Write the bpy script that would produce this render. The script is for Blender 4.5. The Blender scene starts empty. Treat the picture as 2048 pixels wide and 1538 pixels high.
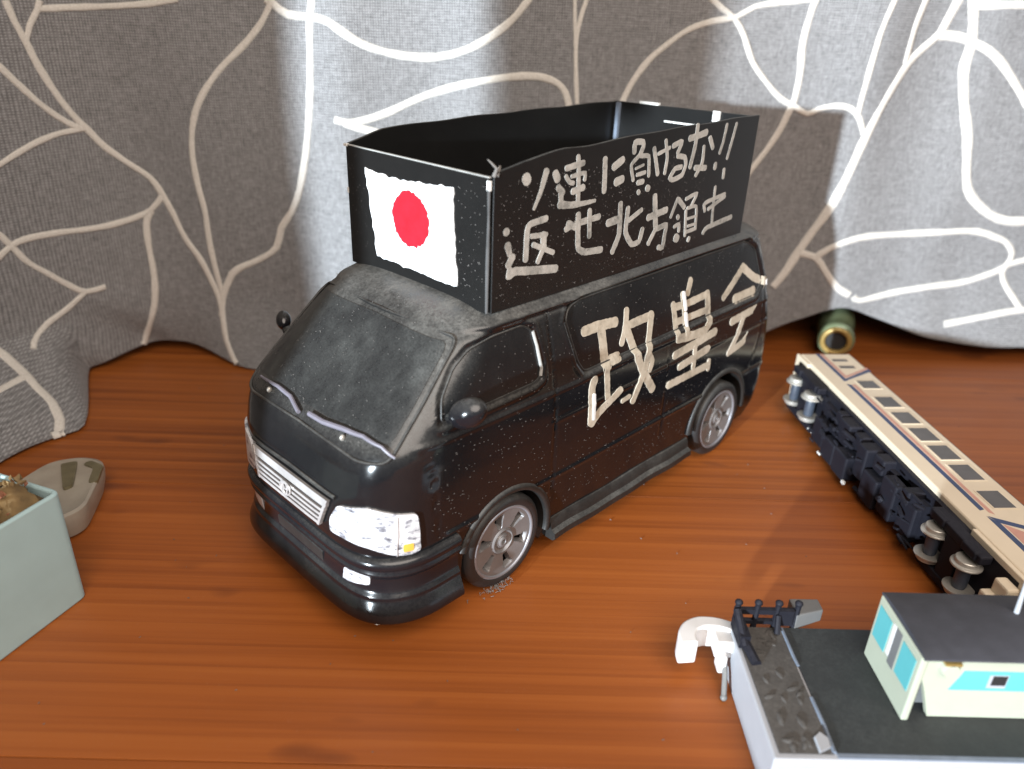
import bpy, bmesh, math, random
import numpy as np
from mathutils import Vector, Matrix
from mathutils.geometry import delaunay_2d_cdt
C=bpy.context.scene.collection
SC=.01                                   # everything below is written in centimetres
rnd=random.Random(7)
# ---------------- camera ----------------
cam_d=bpy.data.cameras.new('camera'); cam=bpy.data.objects.new('camera',cam_d); C.objects.link(cam)
CR=[[0.999423, 0.000284, 0.033961], [0.030676, -0.436684, -0.899092], [0.014575, 0.899615, -0.436441]]
CP=[2.3618, -19.2873, 14.481]
cam.matrix_world=Matrix(((CR[0][0],-CR[1][0],-CR[2][0],CP[0]*SC),(CR[0][1],-CR[1][1],-CR[2][1],CP[1]*SC),(CR[0][2],-CR[1][2],-CR[2][2],CP[2]*SC),(0,0,0,1)))
cam_d.sensor_fit='HORIZONTAL'; cam_d.sensor_width=36; cam_d.lens=36*1527.23/2048
cam_d.clip_start=.005; cam_d.clip_end=20
cam_d.dof.use_dof=True; cam_d.dof.focus_distance=.212; cam_d.dof.aperture_fstop=12.0
bpy.context.scene.camera=cam
# ---------------- light ----------------
W=bpy.data.worlds.new('World'); bpy.context.scene.world=W; W.use_nodes=True
bg=W.node_tree.nodes['Background']; bg.inputs[0].default_value=(1.0,.91,.84,1); bg.inputs[1].default_value=.15
LDIR=Vector((.57,.82,-.075)).normalized()
def area(name,loc,to,size,power,col,shape='DISK'):
    d=bpy.data.lights.new(name,'AREA'); d.shape=shape; d.size=size; d.energy=power; d.color=col
    o=bpy.data.objects.new(name,d); C.objects.link(o); o.location=loc
    o.rotation_euler=(Vector(to)-Vector(loc)).to_track_quat('-Z','Y').to_euler(); return o
key=area('window_light',Vector((.03,.04,.08))-LDIR*2.2,(.03,.04,.08),.065,152,(.80,.91,1.0))
room=area('room_light',(.14,-.36,.40),(.05,-.02,.03),.5,3.7,(1.0,.88,.78))
vs=bpy.context.scene.view_settings; vs.view_transform='Standard'; vs.look='None'; vs.exposure=0; vs.gamma=1
bpy.context.scene.cycles.max_bounces=6

def smooth01(t):
    t=np.clip(t,0,1); return t*t*(3-2*t)
# ---------------- van body surface (cm, nose towards +x, left side +y) ----------------
ZK=[.6,1.2,2.0,2.65,3.0,3.6,4.2,4.8,5.1,5.35,5.6,6.2,7.0,7.5,7.72,7.86,7.98,8.06,8.12]
WK=[3.36,3.45,3.5,3.52,3.52,3.52,3.52,3.5,3.48,3.46,3.42,3.33,3.16,3.05,3.0,2.95,2.84,2.66,2.4]
FK=[3.86,3.92,3.96,4.06,4.14,4.1,4.02,3.88,3.77,3.62,3.36,2.70,1.82,1.27,1.0,.78,.50,.18,-.25]
PK=[6.2,6.2,6.2,5.4,5.0,5.2,5.8,6.2,6.4,6.4,6.4,6.4,6.2,5.8,4.6,4.2,4.0,4.0,4.0]
AK=[1.65,1.65,1.65,1.85,1.95,1.95,1.9,1.85,1.8,1.75,1.7,1.6,1.4,1.3,1.3,1.3,1.3,1.3,1.3]
RK=[-14.3,-14.85,-14.95,-14.95,-14.92,-14.88,-14.8,-14.68,-14.6,-14.55,-14.5,-14.35,-14.1,-13.9,-13.75,-13.6,-13.4,-13.1,-12.7]
ZT=np.arange(.5,8.2001,.01)
def _tab(K,sg=.09):
    v=np.interp(ZT,ZK,K); n=int(sg*3/.01); k=np.exp(-.5*(np.arange(-n,n+1)*.01/sg)**2); k/=k.sum()
    p=np.concatenate([v[0]-(v[1:n+1][::-1]-v[0]),v,v[-1]+(v[-1]-v[-n-1:-1][::-1])])
    return np.convolve(p,k,'valid')
TW,TF,TP,TA,TR=[_tab(k) for k in (WK,FK,PK,AK,RK)]
def bpar(z):
    return [np.interp(z,ZT,t) for t in (TW,TF,TP,TA,TR)]
RA=1.3
def half_ring(z,nf=64,ns=180,nr=26):
    w,f,p,a,r=bpar(z)
    th=np.linspace(0,np.pi/2,nf); q=2.0
    y=w*np.sin(th)**(2/p)*1.0; x=(f-a)+a*np.cos(th)**(2/q)
    y[0]=0; x[-1]=f-a; y[-1]=w
    # even out spacing by arc length
    d=np.concatenate([[0],np.cumsum(np.hypot(np.diff(x),np.diff(y)))])
    th2=np.interp(np.linspace(0,d[-1],nf),d,th)
    y=w*np.sin(th2)**(2/p); x=(f-a)+a*np.cos(th2); y[0]=0
    xs=np.linspace(f-a,r+RA,ns+1)[1:-1]; ys=np.full_like(xs,w)
    t3=np.linspace(np.pi/2,0,nr); yr=w*np.sin(t3)**(2/3.6); xr=(r+RA)-RA*np.cos(t3)
    yr[-1]=0
    return np.concatenate([x,xs,xr]),np.concatenate([y,ys,yr])
ZG=np.arange(.6,8.12,.04); SG=np.arange(0,19.01,.05)
SX=np.zeros((len(ZG),len(SG))); SY=np.zeros_like(SX)
for _i,_z in enumerate(ZG):
    _x,_y=half_ring(_z); _d=np.concatenate([[0],np.cumsum(np.hypot(np.diff(_x),np.diff(_y)))])
    SX[_i]=np.interp(SG,_d,_x); SY[_i]=np.interp(SG,_d,_y)
def _bil(T,s,z):
    s=np.clip(np.abs(np.asarray(s,float))/.05,0,len(SG)-1.001); z=np.clip((np.asarray(z,float)-.6)/.04,0,len(ZG)-1.001)
    i=z.astype(int); j=s.astype(int); u=z-i; v=s-j
    return (T[i,j]*(1-v)+T[i,j+1]*v)*(1-u)+(T[i+1,j]*(1-v)+T[i+1,j+1]*v)*u
def S0(s,z):
    s=np.asarray(s,float); z=np.asarray(z,float)+0*s; s=s+0*z
    return np.stack([_bil(SX,s,z),np.sign(s)*_bil(SY,s,z),z],-1)
def zlift(x,z):
    return z+.16*smooth01(-np.asarray(x)/11.)*np.clip(np.asarray(z)/8.,0,1)**2
def poly_sd(px,pz,poly):
    P=np.asarray(poly,float); n=len(P); d=np.full(px.shape,1e9); ins=np.zeros(px.shape,bool)
    for i in range(n):
        a=P[i]; b=P[(i+1)%n]; e=b-a; l=e@e+1e-12
        t=np.clip(((px-a[0])*e[0]+(pz-a[1])*e[1])/l,0,1)
        d=np.minimum(d,np.hypot(px-a[0]-t*e[0],pz-a[1]-t*e[1]))
        c=((a[1]>pz)!=(b[1]>pz))&(px<(b[0]-a[0])*(pz-a[1])/(b[1]-a[1]+1e-12)+a[0]); ins^=c
    return np.where(ins,-d,d)
def line_d(px,pz,pts):
    d=np.full(px.shape,1e9)
    for a,b in zip(pts[:-1],pts[1:]):
        a=np.array(a,float);b=np.array(b,float);e=b-a;l=e@e+1e-12
        t=np.clip(((px-a[0])*e[0]+(pz-a[1])*e[1])/l,0,1)
        d=np.minimum(d,np.hypot(px-a[0]-t*e[0],pz-a[1]-t*e[1]))
    return d
WIN1=[(1.9,5.85),(1.75,6.35),(1.25,6.95),(.75,7.3),(.1,7.45),(-1.0,7.47),(-1.3,7.3),(-1.5,6.4),(-1.45,6.0),(-1.2,5.92)]
WIN2=[(-3.2,5.65),(-2.95,6.0),(-2.6,7.2),(-2.75,7.5),(-3.3,7.62),(-12.0,7.62),(-12.6,7.3),(-13.0,6.1),(-12.6,5.75)]
def side_disp(x,z):
    """outward displacement of the body side, cm"""
    x=np.asarray(x,float); z=np.asarray(z,float); d=np.zeros(np.broadcast(x,z).shape)
    for w in (WIN1,WIN2):
        sd=poly_sd(x+0*z,z+0*x,w)-.06
        d-=.055*smooth01((.05-sd)/.1); d+=.035*np.exp(-((sd-.1)/.06)**2)
    for pts,dep,wd in (([(2.6,5.42),(-14.6,5.42)],.03,.05),([(1.9,2.78),(-14.6,2.78)],.045,.06),
                       ([(-1.98,2.0),(-1.98,5.3),(-1.9,7.6)],-.04,.035),([(-7.3,2.0),(-7.3,5.3)],-.03,.03),
                       ([(2.15,2.9),(2.3,4.6),(2.5,5.3)],-.03,.035),([(-1.9,4.55),(-14,4.6)],.02,.06),
                       ([(-12.9,2.9),(-13.2,4.2),(-13.2,6.5),(-12.6,7.7)],-.03,.04)):
        l=line_d(x+0*z,z+0*x,pts); d+=dep*np.exp(-(l/wd)**2)
    d+=.07*np.exp(-((z-7.72)/.07)**2)*smooth01((1.2-x)/.6)-.03*np.exp(-((z-7.58)/.05)**2)*smooth01((1.0-x)/.6)
    return d*smooth01((3.3-x)/.6)*smooth01((x+14.6)/.5)
def S(s,z,off=0.):
    s=np.asarray(s,float); z=np.asarray(z,float)
    P=S0(s,z); e=.06
    du=S0(s+e,z)-S0(s-e,z); zz=np.clip(z,.7,8.0); dv=S0(s,zz+e)-S0(s,zz-e)
    n=np.cross(du,dv); n/=np.linalg.norm(n,axis=-1,keepdims=True)+1e-12
    d=side_disp(P[...,0],P[...,2])+off
    Q=P+n*np.asarray(d)[...,None]
    Q[...,2]=zlift(Q[...,0],Q[...,2])
    return Q
# ---------------- curtain surface (world cm, x right, y away from the camera) ----------------
CX=[-34,-28,-24.5,-22,-19.5,-17,-14.5,-12,-9.5,-7,-3,1,4,7,10,13,16,20,24,28,34,40]
CY=[-21,-20,-16.6,-7.5,2.6,8.3,11.2,12.4,12.7,12.75,12.9,13.1,13.5,14.1,14.6,15.0,15.3,15.7,16.2,16.4,16.0,15.0]
def _spl(xk,yk):
    xk=np.array(xk,float);yk=np.array(yk,float);h=np.diff(xk);dl=np.diff(yk)/h;m=np.zeros(len(xk))
    m[1:-1]=(dl[:-1]*h[1:]+dl[1:]*h[:-1])/(h[1:]+h[:-1]);m[0]=dl[0];m[-1]=dl[-1]
    def f(x):
        x=np.asarray(x,float);i=np.clip(np.searchsorted(xk,x)-1,0,len(h)-1);t=(x-xk[i])/h[i];H=h[i]
        return (yk[i]*(1+2*t)*(1-t)**2+H*m[i]*t*(1-t)**2+yk[i+1]*t*t*(3-2*t)+H*m[i+1]*t*t*(t-1))
    return f
_cy=_spl(CX,CY)
_hz=_spl([-40,-18,-15.6,-14,-12.3,-10.4,-9,2,8,12,14.5,16.5,18.5,20.5,23,25.5,28,34,40],[0.05,.05,.15,.50,.55,.30,.1,.1,.2,.4,.75,1.6,2.35,1.75,1.0,.65,.6,.5,.3])
def hem_z(x): return _hz(x)
def curtain_y(x,z):
    x=np.asarray(x,float); z=np.asarray(z,float)
    y=_cy(x)
    lo=np.clip(1-z/3.2,0,1)**1.6
    y=y+.9*lo*np.exp(-((x+13.2)/1.8)**2)-1.4*lo*np.exp(-((x+8.5)/2.2)**2)      # folds at the hem
    y=y-.3*np.sin(x*2.1+z*2.)*np.clip(1-z/4,0,1)*smooth01((-12-x)/2)
    y=y-1.8*smooth01((-19.0-x)/3.)*np.clip(1-z/9.,0,1)**1.2
    y=y-1.3*np.clip(1-z/4.5,0,1)**1.3*smooth01((x-19.5)/4.)                      # kick of the right hem
    y=y-.55*np.exp(-((x-1.2)/1.5)**2)*smooth01((z+2)/8)-.3*np.exp(-((x+4.2)/1.0)**2)-.4*np.exp(-((x-17.5)/1.3)**2)*smooth01(z/8)-.35*np.exp(-((x-22.5)/1.4)**2)+.18*np.sin(x*.9+z*.12)+.12*np.sin(x*.37-z*.5)*smooth01((x+12)/6)
    return y

def spill(u,z):
    k=smooth01((-15.3-u)/.9)*np.clip(1-z/2.4,0,1)**1.3
    return k*(1+.06*np.sin(u*2.3))
def curtain_pt(u,z):
    u=np.asarray(u,float); z=np.asarray(z,float); k=spill(u,z)
    return np.stack([u+3.1*k,curtain_y(u,z)-4.3*k,z+.25*k*(1+np.sin(u*2.9+1.))*np.clip(z/.4,0,1)],-1)

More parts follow.
